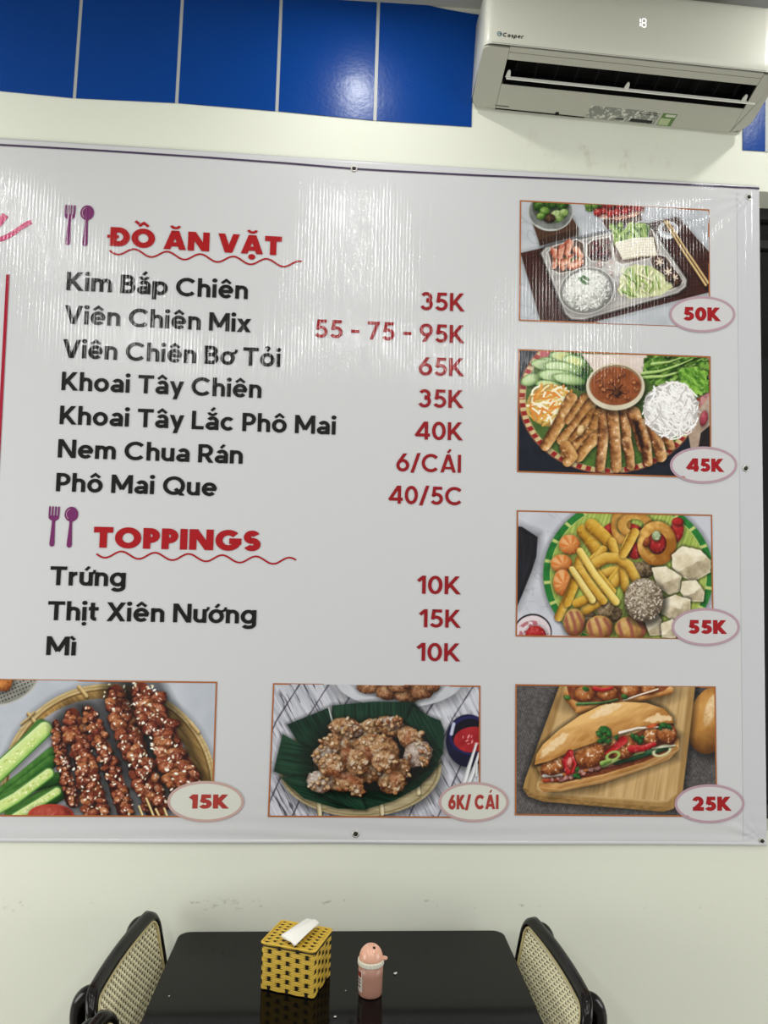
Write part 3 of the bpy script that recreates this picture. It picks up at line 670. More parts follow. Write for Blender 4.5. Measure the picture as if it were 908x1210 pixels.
    p.rod([(124, 342), (160, 340), (186, 338)], 6, 4, (150, 140, 130), (226, 216, 206), (244, 238, 230), seed=27)
    for i, (x, y, a, b, r) in enumerate([(160, 304, 46, 34, -24), (286, 268, 54, 46, -10), (402, 242, 48, 40, -20), (500, 206, 30, 34, -10), (552, 196, 34, 34, -10)]):
        p.lump(x, y, a, b, r, (92, 40, 12), (172, 98, 44), (232, 182, 124), n=.34, ns=14, seed=40+i, spec=.8, edge=.06, shadow=.5)
    # upper crust
    cr = p.poly([(92, 304), (98, 268), (122, 232), (180, 180), (250, 132), (320, 98), (400, 84), (480, 88), (540, 108), (570, 138), (574, 158), (520, 160), (440, 176), (330, 216), (230, 250), (150, 288)])
    p.dim(cr-8, 8, .5)
    sh = np.clip((p.Y-(300-.42*p.X))/150+.1, -.5, .9)
    p.flat(cr, (236, 186, 112), (162, 98, 34), p.noise(50, 16, seed=28, rot=-25)*.7+sh-.35)
    for i, q in enumerate([[(112, 280), (122, 250), (190, 192), (210, 196), (196, 224), (140, 264)], [(280, 142), (330, 98), (380, 88), (400, 96), (360, 122), (300, 144)], [(470, 150), (520, 124), (566, 138), (566, 150), (500, 158)]]):
        p.put(p.poly(q)+p.noise(14, seed=50+i)*12, p.mix((232, 190, 134), (246, 222, 180), p.noise(12, seed=53+i)+.5), 3, .9)
    for q in [[(222, 236), (250, 200), (270, 168), (300, 216)], [(272, 168), (330, 150), (420, 136)], [(430, 150), (450, 128), (470, 160)], [(206, 192), (250, 172)]]:
        p.put(p.path(q, 1.8)[0]+p.noise(20, seed=60)*4, (np.array([214., 160, 92])), 2.5, .8)
    p.rod([(388, 192), (450, 176), (520, 172)], 5, 3, (140, 110, 90), (226, 214, 200), (246, 240, 232), seed=29, shadow=.2); p.lump(500, 168, 20, 7, -16, (150, 50, 20), (206, 90, 40), (232, 150, 100), seed=61, shadow=.2)
    # chilli and herbs
    for i, (q, w) in enumerate([([(216, 262), (196, 290), (206, 330), (228, 326)], 12), ([(400, 218), (372, 242), (346, 262)], 15), ([(430, 248), (470, 246), (506, 232)], 14), ([(218, 270), (232, 300), (222, 328)], 8)]):
        p.rod(q, w, w*.6, (110, 6, 10), (184, 18, 26), (232, 96, 90), n=.1, seed=63+i, spec=.4)
    p.lump(214, 296, 9, 20, 10, (150, 40, 36), (222, 130, 116), (240, 190, 176), seed=69, shadow=0)
    p.put(np.abs(p.ell(364, 272, 22, 13, -20))-3.4, (np.array([158., 188, 96]))); p.rod([(326, 298), (352, 288)], 8, 6, (60, 100, 30), (130, 168, 70), (200, 220, 140), seed=75)
    gr = ((14, 52, 18), (38, 100, 40), (96, 156, 74))
    for i, (x, y, a) in enumerate([(334, 182, 20), (318, 198, 14), (350, 196, 14), (332, 214, 15), (348, 222, 11), (320, 220, 10), (446, 210, 16), (432, 204, 10), (460, 222, 11), (466, 206, 8), (540, 166, 15), (560, 172, 11), (376, 208, 9), (240, 320, 10), (236, 340, 12), (246, 346, 8), (528, 176, 8)]):
        p.lump(x, y, a, a*.66, 37*i % 180, *gr, n=.3, ns=7, seed=80+i, edge=.3, shadow=.35)

def paint_skewers(p):
    p.C = p.mix((166, 172, 182), (192, 196, 204), p.noise(90, seed=3)+.5)/255.
    # colander corner
    p.flat(p.ell(20, 30, 132, 92, -22), (112, 112, 104), (160, 158, 150), p.noise(40, seed=4))
    hole = ((p.X*.92-p.Y*.38) % 12-6)**2+((p.X*.38+p.Y*.92) % 13-6.5)**2-11
    p.put(np.maximum(p.ell(20, 30, 124, 84, -22), hole*.5), (np.array([52., 48, 44])), 1.6, .8)
    p.lump(16, 46, 34, 34, 0, (120, 60, 20), (206, 130, 60), (240, 190, 120), seed=5); p.ring(20, 30, 132, 92, 5, (176, 174, 166), -22)
    # bamboo basket
    bas = p.ell(392, 428, 384, 374)
    p.dim(bas-8, 14, .25)
    p.flat(bas, (140, 104, 52), (200, 166, 106), p.noise(60, 8, seed=6, rot=-20))
    p.flat(np.abs(bas+8)-9, (176, 148, 92), (214, 190, 138), p.noise(70, 5, seed=7, rot=-24))
    p.put(np.abs(bas+8)-1, (np.array([130., 100, 56])), 1.3, .7)
    p.put(np.abs(bas+21)-2.4, (np.array([92., 66, 34])), 2, .7)
    p.flat(bas+24, (132, 96, 44), (206, 166, 100), p.noise(5, 50, seed=8, rot=-40))
    p.flat(p.ell(370, 436, 336, 330), (150, 150, 156), (176, 176, 184), p.noise(60, seed=9))
    p.dim(p.poly([(330, 90), (560, 80), (600, 400), (400, 400)]), 30, .25)
    for q in [(122, 174), (302, 78), (512, 58), (700, 206)]:
        p.rod([(q[0]-16, q[1]-14), (q[0]+10, q[1]+18)], 7, 7, (110, 80, 40), (196, 164, 104), (230, 206, 156), seed=q[0])
    p.rod([(80, 196), (106, 176), (126, 154)], 4, 4, (100, 74, 40), (176, 146, 92), (214, 190, 140), seed=10)
    # cucumber
    for i, q in enumerate([[(-40, 400), (60, 300), (150, 200)], [(-30, 470), (80, 390), (190, 300)], [(-30, 500), (60, 430), (190, 330)], [(40, 520), (120, 470), (220, 420)], [(-10, 480), (110, 420), (210, 390)], [(100, 520), (170, 480), (228, 440)]]):
        p.rod(q, 20, 22, (12, 44, 14), (40, 96, 34), (110, 160, 70), n=.12, ns=30, seed=11+i, shadow=.5)
    for i, (q, w) in enumerate([([(-50, 410), (60, 310), (164, 214)], 34), ([(-40, 516), (60, 460), (178, 372)], 24), ([(60, 530), (140, 480), (208, 436)], 20)]):
        p.rod(q, w, w*.86, (120, 176, 70), (186, 214, 126), (222, 234, 176), n=.1, ns=26, seed=18+i, shadow=.4)
        p.put(np.abs(p.path(q, w, w*.86)[0]+2)-1.8, (np.array([42., 110, 36])), 1.4, .9)
        p.put(p.path(q, w*.5, w*.44)[0], (np.array([206., 222, 130])), 5, .6)
        sd = p.path(q, w*.36)[0]; p.specks(sd, 46, 5, [(234, 240, 190), (176, 196, 96), (226, 232, 170)], 40+i, .4)
    # tomato slice
    p.lump(186, 522, 80, 40, 0, (104, 24, 20), (176, 66, 52), (222, 140, 116), n=.12, seed=22, spec=.2, edge=.02); p.ring(186, 522, 78, 38, 4, (196, 60, 44))
    # skewered meat
    M = [[(206, 196), (226, 320), (262, 470)], [(262, 166), (300, 320), (352, 520)], [(318, 150), (380, 300), (450, 500)], [(418, 86), (470, 260), (560, 480)], [(506, 84), (590, 240), (664, 410)]]
    W = [30, 54, 40, 58, 72]
    for j, (q, w) in enumerate(zip(M, W)):
        P = []
        n = 17
        for i in range(n+1):
            t = i/n
            if t < .5: a, b, s_ = q[0], q[1], t*2
            else: a, b, s_ = q[1], q[2], t*2-1
            P.append((a[0]+(b[0]-a[0])*s_, a[1]+(b[1]-a[1])*s_))
        p.dim(p.path([(x+10, y+6) for x, y in q], w*1.15)[0], 18, .45)
        p.rod(q, w*.5, w*.8, (46, 14, 10), (104, 42, 26), (150, 74, 44), n=.3, ns=20, seed=100+j, edge=.3, shadow=0)
        r = random.Random(500+j)
        for i, (x, y) in enumerate(P):
            for k in range(5):
                ww = w*(.45 if i == 0 else .8 if i == 1 else 1)
                p.lump(x+r.uniform(-.66, .66)*ww, y+r.uniform(-14, 14), ww*r.uniform(.3, .5), ww*r.uniform(.2, .36), r.uniform(-50, 50), (54, 16, 10), r.choice([(142, 66, 40), (156, 78, 48), (124, 54, 36), (172, 100, 56)]), (226, 166, 122), n=.3, ns=11, seed=520+j*100+i*5+k, edge=.2, spec=.75, shadow=.38)
        p.specks(p.path(q[1:] if j < 2 else q, w*.8)[0], (14, 34, 26, 64, 84)[j], 5.4, [(240, 232, 212), (222, 206, 176), (246, 240, 226)], 60+j, .55)
    for q in [[(500, 490), (512, 520)], [(526, 462), (552, 524)], [(560, 500), (572, 524)], [(590, 498), (600, 524)]]: p.rod(q, 4, 4, (150, 120, 60), (222, 196, 130), (246, 230, 180), seed=9)

def paint_wings(p):
    # white washed boards
    n = p.noise(160, 10, seed=3, rot=62)+p.noise(60, 5, seed=4, rot=62)*.6
    p.C = p.mix((150, 152, 164), (206, 206, 214), n*1.2+.62)/255.
    for j in range(-6, 12):
        x = j*104+40
        p.put(p.path([(x, 40), (x-90+0*j, 180), (x-250, 540)][::-1], 2.4)[0]+p.noise(30, seed=5)*3, (np.array([52., 48, 60])), 2, .75)
    crack = np.maximum(p.noise(70, 5, seed=6, rot=62)*-50+10, p.noise(120, seed=7)*-30-1)
    p.put(crack, (np.array([58., 54, 64])), 3, .8)
    # plate behind
    p.dim(p.ell(490, 52, 230, 96), 22, .45)
    p.flat(p.ell(490, 40, 226, 98), (176, 178, 186), (206, 208, 214), p.noise(60, seed=8)); p.flat(p.ell(488, 24, 190, 84), (150, 152, 160), (186, 188, 194), p.noise(60, seed=9))
    for i, (x, y, a, b) in enumerate([(380, 66, 40, 22), (450, 82, 44, 28), (520, 92, 46, 32), (570, 80, 44, 28), (610, 64, 26, 18), (490, 64, 40, 20)]):
        p.lump(x, y, a, b, 0, (70, 36, 18), (146, 96, 60), (206, 168, 130), n=.4, ns=10, seed=20+i, edge=.15)
    # sauce bowl
    p.dim(p.ell(740, 270, 92, 96), 16, .5)
    p.flat(p.ell(736, 256, 80, 94), (14, 14, 44), (34, 34, 76), p.noise(40, seed=10)); p.flat(p.ell(742, 236, 74, 70), (38, 36, 92)); p.flat(p.ell(744, 238, 66, 60), (12, 12, 36))
    p.flat(np.maximum(p.ell(756, 256, 72, 50), p.ell(744, 238, 66, 60)), (150, 20, 30), (196, 48, 52), p.noise(24, seed=11)); p.specks(p.ell(745, 250, 40, 24), 8, 7, [(226, 140, 140)], 3, .4)
    p.put(p.path([(684, 196), (676, 232)], 6)[0], (np.array([206., 210, 230])), 2, .9)
    # bamboo plate
    pl = p.ell(350, 352, 290, 176)
    p.dim(p.ell(356, 372, 292, 172), 14, .5)
    p.flat(pl, (150, 134, 96), (196, 182, 144), p.noise(40, 6, seed=12)); p.put(np.abs(pl+8)-1.6, (np.array([112., 92, 56])), 1.6, .7)
    for q in [(206, 500), (428, 496), (558, 422)]: p.rod([(q[0]-4, q[1]-18), (q[0], q[1]+20)], 8, 8, (130, 110, 70), (206, 190, 150), (230, 218, 184), seed=q[0])
    # banana leaves
    lf = ((14, 38, 30), (38, 76, 54))
    def banana(pts, seed, rot, k=0):
        sd = p.poly(pts); p.dim(sd-6, 8, .4); p.flat(sd, lf[0], lf[1], p.noise(80, 3.5, seed=seed, rot=rot)*1.3+p.noise(90, seed=seed+1)*.8+k)
    banana([(250, 130), (400, 116), (542, 118), (560, 140), (600, 250), (250, 250)], 30, 88)
    banana([(540, 132), (600, 170), (636, 184), (650, 220), (646, 300), (600, 380), (520, 430), (460, 300)], 33, 60, -.1)
    banana([(90, 198), (238, 138), (262, 190), (230, 330), (170, 330)], 36, 58)
    banana([(74, 232), (180, 290), (190, 400), (88, 384), (42, 364)], 39, 10, .1)
    banana([(66, 386), (200, 380), (500, 420), (640, 330), (560, 420), (470, 470), (370, 500), (270, 498), (150, 462), (90, 410)], 42, 15)
    banana([(200, 440), (340, 430), (372, 502), (330, 500)], 45, 40, .15)
    p.put(p.path([(238, 138), (252, 190)], 2, 3)[0], (np.array([196., 200, 200])), 1.4)
    p.dim(p.ell(380, 320, 220, 130), 30, .55)
    # fried wings
    br = ((92, 52, 26), (176, 128, 84), (228, 206, 176)); pa = ((110, 84, 70), (176, 156, 142), (216, 206, 198))
    W = [(370, 300, 120, 90, 0, 0), (300, 210, 62, 36, 10, 0), (392, 212, 40, 34, 30, 0), (462, 206, 58, 34, 20, 0), (530, 250, 54, 38, 40, 0), (300, 280, 40, 56, 10, 0), (236, 290, 36, 66, 26, 0), (218, 314, 38, 40, 0, 1), (410, 284, 84, 52, 12, 0), (556, 304, 54, 44, -30, 1), (470, 368, 66, 42, -34, 0), (464, 402, 50, 44, 0, 0), (380, 368, 46, 36, 0, 0), (280, 392, 88, 44, 4, 0), (206, 402, 46, 40, 20, 1), (340, 432, 26, 22, 0, 0), (320, 220, 40, 22, 0, 1), (330, 330, 60, 44, 20, 0), (440, 330, 50, 40, 0, 0), (250, 340, 50, 40, 0, 0), (470, 190, 36, 20, 10, 1)]
    for i, (x, y, a, b, r, t) in enumerate(W):
        p.lump(x, y, a, b, r, *(pa if t else br), n=.5, ns=12, seed=50+i, edge=.14, spec=.2, shadow=.5)
        q = random.Random(i)
        for k in range(16):
            an = q.uniform(0, 6.28); m = math.sqrt(q.random())
            p.lump(x+a*m*math.cos(an)*.95, y+b*m*math.sin(an)*.95, q.uniform(5, 14), q.uniform(4, 9), q.uniform(0, 180), (96, 48, 20), q.choice([(182, 134, 84), (160, 98, 58), (202, 166, 122), (206, 182, 154)]), (240, 224, 198), n=.3, ns=6, seed=200+i*20+k, edge=.2, shadow=.26)
    for i, (x, y) in enumerate([(300, 384), (260, 372), (330, 400), (380, 300), (470, 388), (300, 300), (520, 240)]): p.put(p.ell(x, y, 26, 14, 20*i)+p.noise(10, seed=i)*16, (np.array([148., 70, 40])), 7, .45)
    # fork
    p.rod([(764, 270), (738, 350), (716, 420)], 4, 9, (150, 150, 150), (214, 214, 216), (240, 240, 240), n=.04, seed=13, shadow=.35)
    p.rod([(774, 300), (752, 370), (730, 420)], 4, 9, (150, 150, 150), (210, 210, 214), (240, 240, 240), n=.04, seed=14, shadow=.35)
    p.rod([(766, 340), (764, 380)], 4, 4, (150, 150, 150), (206, 206, 210), (236, 236, 236), n=.04, seed=15, shadow=.2)
# ---------------------------------------------------------------- the menu banner
BAN = [(-1.62, .9985), (1.2072, .9915), (1.2090, 2.8925), (-1.62, 2.9245)]       # x, z of the corners
eye_tr = at(883.5, 234.5)
def billow(x, z):
    # how far the vinyl stands off the wall (metres): folds at the top right corner, waves along the lower hem
    x, z = np.asarray(x, float), np.asarray(z, float)
    d = .0012*np.sin(x*7.1+1.3)*np.sin(z*5.3+.4)
    dx, dz = eye_tr[0]-x, eye_tr[2]-z; r = np.hypot(dx, dz)+1e-6; th = np.arctan2(dz, dx)
    d = d+.0017*np.exp(-r/.17)*np.clip(r/.03, 0, 1)*np.sin(th*15+.4)*np.exp(-((th-.35)/.8)**2)
    d = d+.0016*np.exp(-((x-1.172)/.006)**2)*np.clip((z-2.45)/.3, 0, 1)+.0012*np.exp(-((x-1.19)/.005)**2)*np.clip((z-2.5)/.3, 0, 1)
    lo = np.exp(-np.clip(z-1.0, 0, 9)/.055)
    d = d+.0009*lo*np.sin(z*150+1.6*np.sin(x*5.2)+x*3.)
    ex, ez = x-1.199, z-1.003; r2 = np.hypot(ex, ez)+1e-6; t2 = np.arctan2(ez, -ex)
    d = d+.0016*np.exp(-r2/.14)*np.clip(r2/.03, 0, 1)*np.sin(t2*16+1)*np.exp(-((t2-.3)/.5)**2)
    return d
def on_banner(x, z, lift=0.):
    return -.0065-billow(x, z)-lift
def vinyl(name, col=None, attr=False, rough=.125):
    m = mat(name, col or (200, 200, 200), .6, .04, coat=1.); t = NT(m)
    t.b.inputs['Coat Roughness'].default_value = rough; t.b.inputs['Coat IOR'].default_value = 1.45
    g = t.n('ShaderNodeNewGeometry').outputs['Position']
    sep = t.n('ShaderNodeSeparateXYZ'); t.link(g, sep.inputs[0])
    # fine vertical ribs of the laminated sheet, uneven from rib to rib
    un = t.noise(t.scaled(g, (60, 1, 3.)), 1., 4, .65)
    ph = t.math('MULTIPLY_ADD', sep.outputs[0], 2*math.pi/.0098, t.math('MULTIPLY', un, 2.5))
    ribs = t.math('MULTIPLY', t.math('SINE', ph), t.math('MULTIPLY', un, 1.2))
    h = t.math('ADD', ribs, t.math('MULTIPLY', t.noise(t.scaled(g, (190, 1, 10)), 1., 2), 1.2))
    t.link(t.bump(h, 1., .00019), t.b.inputs['Coat Normal'])
    if attr:
        c = t.n('ShaderNodeVertexColor'); c.layer_name = 'print'; t.link(c.outputs['Color'], t.b.inputs['Base Color'])
    return m
WHITE = (203, 203, 205)
m_ban = vinyl('white_vinyl', WHITE)
nc, nr = 440, 300
s_, t_ = np.meshgrid(np.linspace(0, 1, nc), np.linspace(0, 1, nr))
# denser columns to the right, where the folds are
s_ = np.where(s_ < .5, s_*1.6, .8+(s_-.5)*.4)
BX = (BAN[0][0]*(1-s_)+BAN[1][0]*s_)*(1-t_)+(BAN[3][0]*(1-s_)+BAN[2][0]*s_)*t_
BZ = (BAN[0][1]*(1-s_)+BAN[1][1]*s_)*(1-t_)+(BAN[3][1]*(1-s_)+BAN[2][1]*s_)*t_
V = np.stack([BX, on_banner(BX, BZ), BZ], -1).reshape(-1, 3)
V2 = V.copy(); V2[:, 1] += .0012
Q = grid_quads(nr, nc); off = len(V)
ring = np.concatenate([np.arange(nc), np.arange(1, nr)*nc+nc-1, (nr-1)*nc+np.arange(nc-2, -1, -1), np.arange(nr-2, 0, -1)*nc])
nx = np.roll(ring, -1)
banner = mesh_fast('menu_banner', np.concatenate([V, V2]), np.concatenate([Q, Q[:, ::-1]+off, np.stack([nx, ring, ring+off, nx+off], -1)]), m_ban)
tag(banner, 'large white vinyl menu banner with prices and food pictures pinned to the cream wall', 'banner')

# ---- lettering: a stroke alphabet; a glyph is (advance, [closed or open centre lines])
def arc(cx, cy, rx, ry, a0, a1, k=None):
    k = k or max(6, int(abs(a1-a0)/9))
    return [(cx+rx*math.cos(math.radians(a0+(a1-a0)*i/k)), cy+ry*math.sin(math.radians(a0+(a1-a0)*i/k))) for i in range(k+1)]
XH = .73
def glyph(c, w):
    h = w/2; x = XH
    lo, hi = 0., 1.
    S = []; A = S.append; clip = (0, 1)
    def ringo(cx, cy, rx, ry): A(arc(cx, cy, rx, ry, 90, 450))
    if c == ' ': return .30, [], None
    if c == 'K': A([(h, 0), (h, 1)]); A([(h, .30), (.70-h*.4, 1.09)]); A([(.27, .52), (.73-h*.3, -.06)]); W = .74
    elif c == 'M': W = .92+(w-.175)*1.6; A([(h, 0), (h, 1)]); A([(W-h, 0), (W-h, 1)]); A([(h*.96-.03, 1.06), (W/2, .24-h*.3)]); A([(W-h*.96+.03, 1.06), (W/2, .24-h*.3)])
    elif c == 'N': W = .78+(w-.175)*1.3; A([(h, 0), (h, 1)]); A([(W-h, 0), (W-h, 1)]); A([(h*1.1-.03, 1.06), (W-h*1.1+.03, -.06)])
    elif c == 'V': W = .78+(w-.175)*1.2; A([(h*1.08-.04, 1.1), (W/2-h*.12+.03, -.1)]); A([(W-h*1.08+.04, 1.1), (W/2+h*.12-.03, -.1)])
    elif c == 'A': W = .82+(w-.175)*1.2; A([(h*1.08-.04, -.1), (W/2-h*.12+.03, 1.1)]); A([(W-h*1.08+.04, -.1), (W/2+h*.12-.03, 1.1)]); A([(.24, .20+h*.55), (W-.24, .20+h*.55)]); S[-1] = ('thin', S[-1])
    elif c == 'T': W = .72; A([(0, 1-h), (W, 1-h)]); A([(W/2, 0), (W/2, 1-h)])
    elif c == 'L': W = .55; A([(h, 0), (h, 1)]); A([(h, h), (W, h)])
    elif c == 'I': W = w; A([(h, 0), (h, 1)])
    elif c in 'PR':
        W = .62 if c == 'P' else .66; b = .42; r = (1-h-b-0)/2; A([(h, 0), (h, 1)]); A([(h, 1-h), (W-h-r, 1-h)]+arc(W-h-r, 1-h-r, r, r, 90, -90)+[(h, 1-h-2*r)])
        if c == 'R': A([(.30, .48), (W-h*.5, -.05)])
    elif c == 'B':
        W = .66; r1 = (1-h-.52)/2; r2 = (.52-h)/2; A([(h, 0), (h, 1)]); A([(h, 1-h), (W-.05-h-r1, 1-h)]+arc(W-.05-h-r1, 1-h-r1, r1, r1, 90, -90)+[(h, .52)]); A([(h, .52), (W-h-r2, .52)]+arc(W-h-r2, h+r2, r2, r2, 90, -90)+[(h, h)])
    elif c in 'OQ':
        W = .98; ringo(W/2, .5, W/2-h, .51-h)
        if c == 'Q': A([(.55, .34), (.90, -.06)])
        clip = (-.03, 1.03)
    elif c in 'CG':
        W = .90; A(arc(.49, .5, .49-h, .51-h, 42, 318 if c == 'C' else 345)); clip = (-.03, 1.03)
        if c == 'G': A([(.52, .46), (.49+.49-h*1.0, .46)]); A([(.98-h, .46+h), (.98-h, .30)])
        if c == 'G': W = .98
    elif c == 'D': W = .82; A([(h, 0), (h, 1)]); A([(h, 1-h), (.36, 1-h)]+arc(.36, .5, W-.36-h, .5-h, 90, -90)+[(h, h)])
    elif c == 'S':
        W = .66; ry = (.5-h)/2+.005; A(arc(W/2, 1-h-ry, W/2-h-.015, ry, 28, 270, 22)[:-1]+arc(W/2, h+ry, W/2-h, ry, 90, -152, 22)); clip = (-.03, 1.03)
    elif c == 'X': W = .76; A([(h*.9-.03, 1.05), (W-h*.9+.03, -.05)]); A([(h*.9-.03, -.05), (W-h*.9+.03, 1.05)])
    # lower case
    elif c == 'i': W = w*1.08; A([(W/2, 0), (W/2, x)]); A(('dot', W/2, .94, w*.62)); clip = (0, 1.2)
    elif c in '\u0131': W = w*1.08; A([(W/2, 0), (W/2, x)])
    elif c == 'n': W = .58; r = W/2-h; A([(h, 0), (h, x)]); A([(h, x-h-r*.95)]+arc(W/2, x-h-r, r, r*1.0, 180, 0)+[(W-h, 0)])
    elif c == 'h': W = .58; r = W/2-h; A([(h, 0), (h, 1.02)]); A([(h, x-h-r*.95)]+arc(W/2, x-h-r, r, r, 180, 0)+[(W-h, 0)]); clip = (0, 1.02)
    elif c == 'm':
        W = .92; r = (W/2-h)/2; A([(h, 0), (h, x)])
        for k in (0, 1): A([(h+2*r*k, x-h-r*1.3)]+arc(h+r+2*r*k, x-h-r*1.2, r, r*1.2, 180, 0)+[(h+2*r*(k+1), 0)])
    elif c == 'r': W = .38; A([(h, 0), (h, x)]); A(arc(h+.26, x-h-.25, .26, .25, 175, 88))
    elif c == 'u': W = .58; r = W/2-h; A([(W-h, 0), (W-h, x)]); A([(h, x), (h, h+r)]+arc(W/2, h+r-.005, r, r, 180, 360)+[(W-h, x)])
    elif c in 'oeceac' and c in 'oec':
        W = .68 if c != 'c' else .62; rx = .34-h; ry = x/2+.01-h
        if c == 'o': ringo(W/2, x/2, rx, ry)
        elif c == 'c': A(arc(.34, x/2, rx, ry, 45, 315))
        else: A(arc(.34, x/2, rx, ry, 0, 318)); A([(h, x/2), (.68-h*.4, x/2)])
        clip = (-.03, x+.03)
    elif c == 'a':
        W = .60; A([(W-h, 0), (W-h, x-.22)]); A(arc(.32, x-h-.20, W-h-.32, .21, 150, 0)); A(arc(.25, .215-.005, .25-h, .215-h+.005, 60, 300)); A([(.25+.05, .43-h), (W-h, .43-h)]); A(arc(.30, .26, W-h-.30, .26-h, -100, 0)); clip = (-.02, x+.02)
    elif c == 'p': W = .68; A([(h, -.26), (h, x)]); ringo(W/2+.01, x/2, .34-h, x/2+.01-h); clip = (-.26, x+.02)
    elif c == 'g': W = .68; A([(W-h, 0), (W-h, x)]); ringo(W/2-.01, x/2, .34-h, x/2+.01-h); A([(W-h, .1)]+arc(W/2, -.02, W/2-h, .27-h, 0, -150)); clip = (-.34, x+.02)
    elif c == 'y': W = .60; A([(h*.9-.03, x+.05), (W/2+.01, .06)]); A([(W-h*.9+.03, x+.05), (.20, -.34)]); clip = (-.26, x)
    elif c == 't': W = .42; A([(.17, .96)]+[(.17, h+.12)]+arc(.17+.14, h+.12, .14, .12, 180, 280)); A([(0, x-h), (W, x-h)]); clip = (-.02, .96)
    elif c == 'x': W = .60; A([(h*.9-.03, x+.05), (W-h*.9+.03, -.05)]); A([(h*.9-.03, -.05), (W-h*.9+.03, x+.05)]); clip = (0, x)
    # figures
    elif c == '0': W = .68; ringo(W/2, .5, W/2-h, .51-h); clip = (-.03, 1.03)
    elif c == '1': W = .36; A([(W-h, 0), (W-h, 1)]); A([(0, .70), (W-h*.8, 1.0-h*.2)])
    elif c == '2': W = .64; A(arc(W/2-.01, 1-h-.24, W/2-h, .25, 165, -30, 16)+[(h*1.1, h*.9)]); A([(h*.2, h), (W, h)]); clip = (0, 1.03)
    elif c == '3': W = .64; A(arc(W/2-.02, 1-h-.215, W/2-h-.02, .215, 150, -90, 18)); A(arc(W/2-.02, h+.255-.01, W/2-h+.01, .26, 90, -155, 18)); clip = (-.03, 1.03)
    elif c == '4': W = .72; A([(.54, 0), (.54, 1)]); A([(.54-h*.2, 1.02), (.03, .20)]); A([(.02, .20+h*.6), (W, .20+h*.6)])
    elif c == '5': W = .66; A([(.13, 1-h), (.60, 1-h)]); A([(.13+h, 1), (.07+h, .44)]); A(arc(W/2-.02, .325, W/2-h+.01, .335-h, 142, -150, 20)); clip = (-.03, 1.)
    elif c in '6':
        W = .68; ringo(W/2, .34, W/2-h, .35-h); A([(W/2-.24+h*.1, .46), (.50, 1.06)]); clip = (-.03, 1)
    elif c == '9': W = .68; ringo(W/2, .66, W/2-h, .35-h); A([(W/2+.24-h*.1, .54), (.18, -.06)]); clip = (0, 1.03)
    elif c == '7': W = .62; A([(0, 1-h), (W-.02, 1-h)]); A([(W-h*1.0, 1.02), (.16, -.05)])
    elif c == '/': W = .46; A([(h*.8-.03, -.12), (W-h*.8+.03, 1.1)]); clip = (-.06, 1.04)
    elif c == '-': W = .46; A([(.02, .42), (W-.02, .42)])
    else: W = .5
    return W, S, clip
DEC = {'\u1eaf': ('a', 'breve acute'), '\u00ea': ('e', 'hat'), '\u01a1': ('o', 'horn'), '\u1ecf': ('o', 'hook'), '\u00e2': ('a', 'hat'), '\u00f4': ('o', 'hat'), '\u00e1': ('a', 'acute'), '\u1ee9': ('u', 'horn acute'), '\u1ecb': ('i', 'under'), '\u01b0': ('u', 'horn'), '\u1edb': ('o', 'horn acute'), '\u00ec': ('\u0131', 'grave'),
       '\u0110': ('D', 'bar'), '\u1ed2': ('O', 'hat grave'), '\u0102': ('A', 'breve'), '\u1eb6': ('A', 'breve under'), '\u00c1': ('A', 'acute')}
def ribbon(pts, w, clip, V, F):
    # a flat pen stroke of width w with mitred joins, cut to the band clip = (low, high)
    pts = [p for i, p in enumerate(pts) if i == 0 or math.dist(p, pts[i-1]) > 1e-7]
    closed = math.dist(pts[0], pts[-1]) < 1e-6
    P = [np.array(p, float) for p in (pts[:-1] if closed else pts)]; n = len(P); L, R = [], []
    for i in range(n):
        a = P[i-1] if (closed or i) else None; b = P[(i+1) % n] if (closed or i < n-1) else None
        d1 = (P[i]-a)/np.linalg.norm(P[i]-a) if a is not None else None; d2 = (b-P[i])/np.linalg.norm(b-P[i]) if b is not None else None
        if d1 is None: d1 = d2
        if d2 is None: d2 = d1
        nn = np.array([-(d1+d2)[1], (d1+d2)[0]]); nn = nn/np.linalg.norm(nn); k = 1/max(.28, nn@np.array([-d1[1], d1[0]]))
        L.append(P[i]+nn*w/2*k); R.append(P[i]-nn*w/2*k)
    for i in range(n if closed else n-1):
        q = [R[i], R[(i+1) % n], L[(i+1) % n], L[i]]
        for lim, sg in ((clip[0], 1), (clip[1], -1)):
            o = []
            for a, b in zip(q, q[1:]+q[:1]):
                ia, ib = (a[1]-lim)*sg >= 0, (b[1]-lim)*sg >= 0
                if ia: o.append(a)
                if ia != ib: t = (lim-a[1])/(b[1]-a[1]); o.append(a+(b-a)*t)
            q = o
            if len(q) < 3: break
        if len(q) >= 3:
            F.append(tuple(range(len(V), len(V)+len(q)))); V.extend([tuple(p) for p in q])
def disc(cx, cy, r, V, F, ry=None):
    F.append(tuple(range(len(V), len(V)+16))); V.extend([(cx+r*math.cos(k*math.pi/8), cy+(ry or r)*math.sin(k*math.pi/8)) for k in range(16)])
